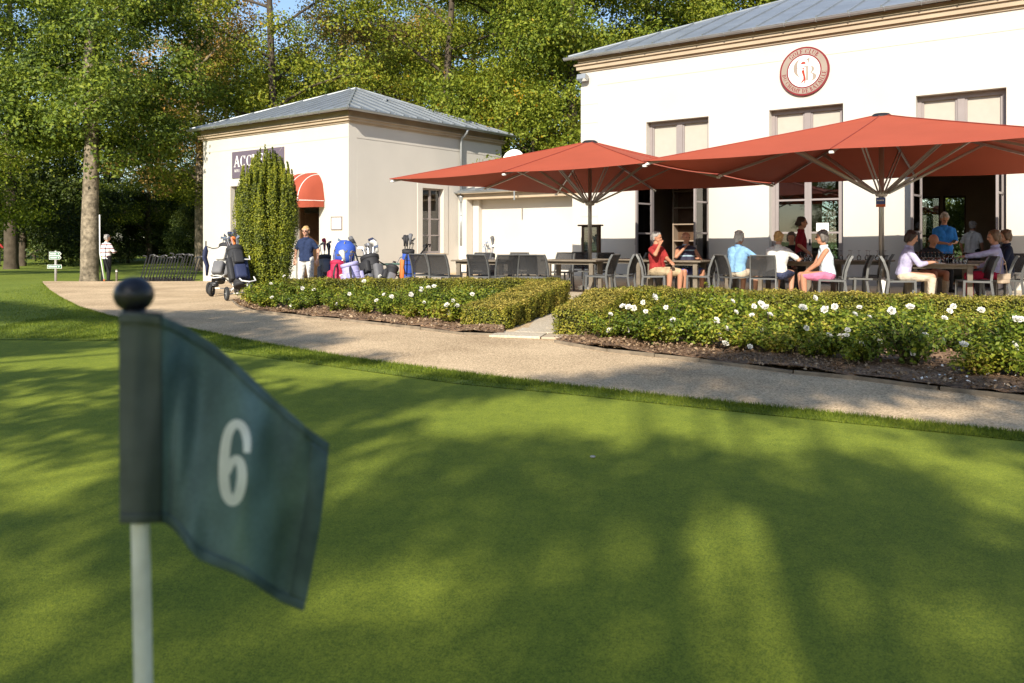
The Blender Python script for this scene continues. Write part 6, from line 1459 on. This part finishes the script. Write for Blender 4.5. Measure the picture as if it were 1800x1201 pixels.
FL_PX = [(478,524),(500,486),(476,499),(552,510),(531,507),(512,537),(592,535),(582,546),(614,517),(675,518),(688,522),(662,529),(753,506),(763,504),(740,508),(722,518),(739,512),(739,548),(745,532),(786,537),(803,538),(789,552),(776,571),(796,529),(830,518),(668,486),(600,485),(640,495),
 (1095,539),(1105,541),(1115,542),(1135,548),(1150,523),(1131,532),(1072,582),(1103,580),(1118,575),(1143,586),(1159,580),(1073,553),(1171,541),(1183,563),(1259,564),(1278,579),(1263,590),(1274,605),(1250,614),(1287,530),(1325,539),(1346,541),(1322,555),(1353,554),(1335,581),(1318,610),(1293,549),(1337,535),
 (1411,542),(1432,524),(1451,545),(1468,540),(1511,541),(1502,553),(1528,558),(1490,581),(1478,592),(1488,590),(1457,591),(1514,605),(1406,609),(1603,621),(1600,541),(1567,547),(1676,539),(1669,547),(1626,590),(1648,647),(1694,607),(1732,632),(1787,563),(1795,562),(1782,609),(1725,546),(1783,631),(1417,577),(1660,560),(1545,600)]
wb = [(t.location.copy(), t) for t in bushes]; bpy.context.view_layer.update()
for i, (u, v) in enumerate(FL_PX):
    best = None
    for loc, t in wb:       # the bush whose near side lies under this spot
        Z = loc.y-.16; q = at(u, v, Z); 
        if .10 < q.z < .62:
            d = abs(q.x-loc.x)
            if d < .45 and (best is None or d+.25*Z < best[0]): best = (d+.25*Z, t, q)
    if best is None: continue
    t, q = best[1], best[2]; o = bpy.data.objects.new('flower', FLOW[i % 3]); link(o, t)
    o.matrix_parent_inverse = t.matrix_world.inverted(); o.location = q; s = random.uniform(.6,1.0); o.scale = (s,s,s); o.rotation_euler = (R(random.uniform(25,75)), R(random.uniform(-25,25)), R(random.uniform(-40,40)))
# bark chips, fallen petals and leaves on the beds
def litter(name, label, E, back, n, m, size, f0=0, f1=1, lo=0.0, hi=.9):
    P = np.empty((n,3))
    for k in range(n):
        p = lerp_edge(E, random.uniform(f0,f1)); q = p.lerp(back(p), random.uniform(lo,hi)**1.4); P[k] = (q.x+random.uniform(-.03,.03), q.y+random.uniform(-.03,.03), .085+random.uniform(-.03,.012))
    o = mesh_obj(name, leaf_cloud(P, np.tile([0,0,1.],(n,1))+np.random.normal(size=(n,3))*.45, np.random.uniform(.5,1.3,n)*size, name, m), None); tag(o, label, name.replace('_',' '), kind='stuff')
M['chip'] = leaf_mat('bark_chip', [(.1,(.07,.04,.022)),(.45,(.20,.125,.07)),(.75,(.36,.25,.15)),(1.0,(.50,.40,.28))], .05, .8, 3)
litter('bark_chips', 'brown bark chips and dead leaves over the left rose bed', EDGE_B1, hl, 3500, M['chip'], .045)
litter('bark_chips', 'brown bark chips and dead leaves over the right rose bed', EDGE_B2, hr, 7000, M['chip'], .038, 0, .95)
litter('fallen_petals', 'white fallen petals on the soil at the right end of the bed', EDGE_B2, hr, 90, M['petal'], .03, .70, .93, .0, .35)

# ---- longer grass along the edge of the path ------------------------
M['blade'] = leaf_mat('grass_blades', [(.1,(.05,.085,.008)),(.45,(.13,.185,.016)),(.75,(.24,.29,.025)),(1.0,(.36,.36,.06))], .35, .6, 1.5)
def blades(P, hgt, wid, name, label, m=None):
    n = len(P); a = np.random.uniform(0,6.28,n); d = np.stack([np.cos(a),np.sin(a),np.zeros(n)],1); ln = np.random.normal(size=(n,3))*.35; ln[:,2] = 1
    h = (np.random.uniform(.55,1.25,n)*hgt)[:,None]; v = np.empty((n,3,3)); v[:,0] = P-d*wid; v[:,1] = P+d*wid; v[:,2] = P+ln*h
    me = bpy.data.meshes.new(name); me.vertices.add(n*3); me.vertices.foreach_set('co', v.astype(np.float32).ravel()); me.loops.add(n*3); me.polygons.add(n)
    me.loops.foreach_set('vertex_index', np.arange(n*3).astype(np.int32)); me.polygons.foreach_set('loop_start', (np.arange(n)*3).astype(np.int32)); me.update(calc_edges=True); me.materials.append(m or M['blade'])
    o = mesh_obj(name, me); return tag(o, label, 'grass', kind='stuff')
def band(E0, E1, n, f0, f1, wgt=1.0):
    P = np.empty((n,3))
    for k in range(n):
        f = random.uniform(f0, f1); a = lerp_edge(E0, f); q = a.lerp(nearest_on(E1, a), random.random()**wgt); P[k] = (q.x, q.y, ground_z(q.x,q.y)+.003)
    return P
def nearest_on(E, p):
    best = None
    for a, b in zip(E[:-1], E[1:]):
        d = b-a; t_ = max(0, min(1, (p-a).dot(d)/d.length_squared)); q = a+d*t_
        if best is None or (q-p).length < best[0]: best = ((q-p).length, q)
    return best[1]
Eg2 = [Vector((p.x, p.y, 0)) for p in EDGE_G]; Gl2 = [Vector((p.x, p.y, 0)) for p in GL]
P = np.concatenate([band(Eg2, Gl2, 38000, .46, .90), band(Eg2, Gl2, 34000, .20, .52), band(Eg2, Gl2, 26000, .02, .34)]); blades(P, .021, .003, 'rough_grass', 'longer grass in a strip between the putting green and the path')
P = np.concatenate([band(Eg2, Gl2, 9000, .3, .9, 5.0), band(Eg2, Gl2, 8000, .0, .4, 5.0)]); blades(P, .036, .0035, 'edge_grass', 'tufted grass hanging over the edge of the path')

# ---- trees behind the camera: their crowns throw the dappled shade ---
LIGHT = [(1000,735,190,30),(800,762,90,14),(640,650,120,9),(420,620,190,7),(90,640,120,12),(100,690,120,9),(1430,782,150,26),(1590,758,80,12),(1765,860,75,55),(810,1028,190,32),(620,1085,90,20),(1275,965,150,36),(1400,1075,100,55),(1730,1095,90,60),
         (80,1040,140,52),(60,840,110,40),(640,870,50,50),(680,815,80,18),(1440,1160,130,34),(100,580,140,10),(300,600,60,8),(1650,718,150,14),(40,720,120,9),(150,760,60,8),(30,900,90,14),(460,668,120,7),(1250,742,70,9),(1700,800,90,12),(1150,1000,70,14),(940,1130,70,20),(1180,860,60,12),(480,1120,60,24),(1500,860,60,16)]
def shaded(u, v):
    B = [(-900,520),(0,530),(120,546),(260,548),(430,548),(560,590),(700,648),(850,676),(960,672),(1060,655),(1180,648),(1290,628),(1450,628),(1640,652),(1800,690),(2600,740)]
    for (a, va), (b, vb) in zip(B[:-1], B[1:]):
        if a <= u < b: lim = va+(vb-va)*(u-a)/(b-a); break
    else: lim = 600
    if v < lim: return False
    for cu, cv, ru, rv in ((1070,1068,190,62),(850,865,260,55),(1300,870,280,36),(1600,960,150,40)):
        if ((u-cu)/ru)**2+((v-cv)/rv)**2 < 1: return True
    for cu, cv, ru, rv in LIGHT:
        if ((u-cu)/ru)**2+((v-cv)/rv)**2 < 2.35: return False
    return True
rng = random.Random(99); np.random.seed(99); CL = []
step = .25; y = .6
while y < 15.5:
    x = -13.0
    while x < 9.0:
        gx_, gy_ = x+rng.uniform(-.12,.12), y+rng.uniform(-.12,.12); u, v = 900+F*gx_/gy_, VH+H*F/gy_
        inside = -150 < u < 1950 and v < 1260
        if (shaded(u, v) if inside else rng.random() < .66) and rng.random() < .95:
            hgt = 8.5+2.2*math.sin(gx_*.55+1)+1.6*math.cos(gy_*.6)+rng.uniform(-.8,.8); tt = hgt/-LDIR.z; CL.append(Vector((gx_,gy_,0))-LDIR*tt)
        x += step
    y += step
roots = [Vector((-13.5,-6.5,0)), Vector((-8.5,-11.5,0)), Vector((-3.0,-13.0,0)), Vector((1.8,-12.2,0)), Vector((-9.0,-3.5,0)), Vector((-16,-1.5,0))]
groups = [[] for _ in roots]
for c in CL: groups[min(range(len(roots)), key=lambda i: (Vector((c.x,c.y,0))-roots[i]).length)].append(c)
for i, (r0, g) in enumerate(zip(roots, groups)):
    if not g: continue
    t = thing('broadleaf_tree', ['tree','tree','tree','tree','tree','tree'][i] + ' behind the viewer whose crown shades the putting green', 'tree', r0, 0, 'trees shading the green'); mb = MB()
    top = max(c.z for c in g); ctr = sum(g, Vector())/len(g)-r0
    mb.tube([(0,0,-.2),(0,0,1.5),(ctr.x*.1,ctr.y*.1,4),(ctr.x*.4,ctr.y*.4,7),(ctr.x*.7,ctr.y*.7,ctr.z)], [.34,.26,.22,.15,.06], 10)
    for c in rng.sample(g, min(len(g), 26)): e = c-r0; s = Vector((ctr.x*.4,ctr.y*.4,6.5)); mb.tube([s, s.lerp(e,.5)+Vector((0,0,.3)), e], [.05,.03,.01], 5, caps=False)
    mb.build('trunk', M['bark_dark'], t, smooth=True); per = 36; P, N = [], []
    for c in g: d = rand_dirs(per); P.append(np.array(c-r0)+d*(np.random.uniform(.1,1,per)**.6*.29)[:,None]); N.append(d*.4+np.array([0,0,.4])-np.array(LDIR)*.6+np.random.normal(size=d.shape)*.5)
    P = np.concatenate(P); mesh_obj('crown', leaf_cloud(P, np.concatenate(N), np.random.uniform(.09,.15,len(P)), 'crown', M['leaf_a'], .7), None, t)

# wood on the far side of the green, behind the viewer (it is what the glass doors mirror)
for i, (x, y, kd, s_) in enumerate(((-34,-38,'oak',1.0),(-22,-46,'maple',1.0),(-9,-44,'oak',1.05),(4,-47,'maple',1.0),(16,-42,'oak',1.0),(28,-36,'maple',1.0),(38,-24,'oak',1.0),(44,-8,'maple',1.0),(-46,-22,'maple',1.0),(10,-58,'low',1.3),(-16,-58,'low',1.3),(33,-44,'low',1.3))):
    tree(kd, 'broadleaf_tree', 'tree of the wood across the green behind the viewer', x, y, s_, i*1.1, 'wood behind the viewer')
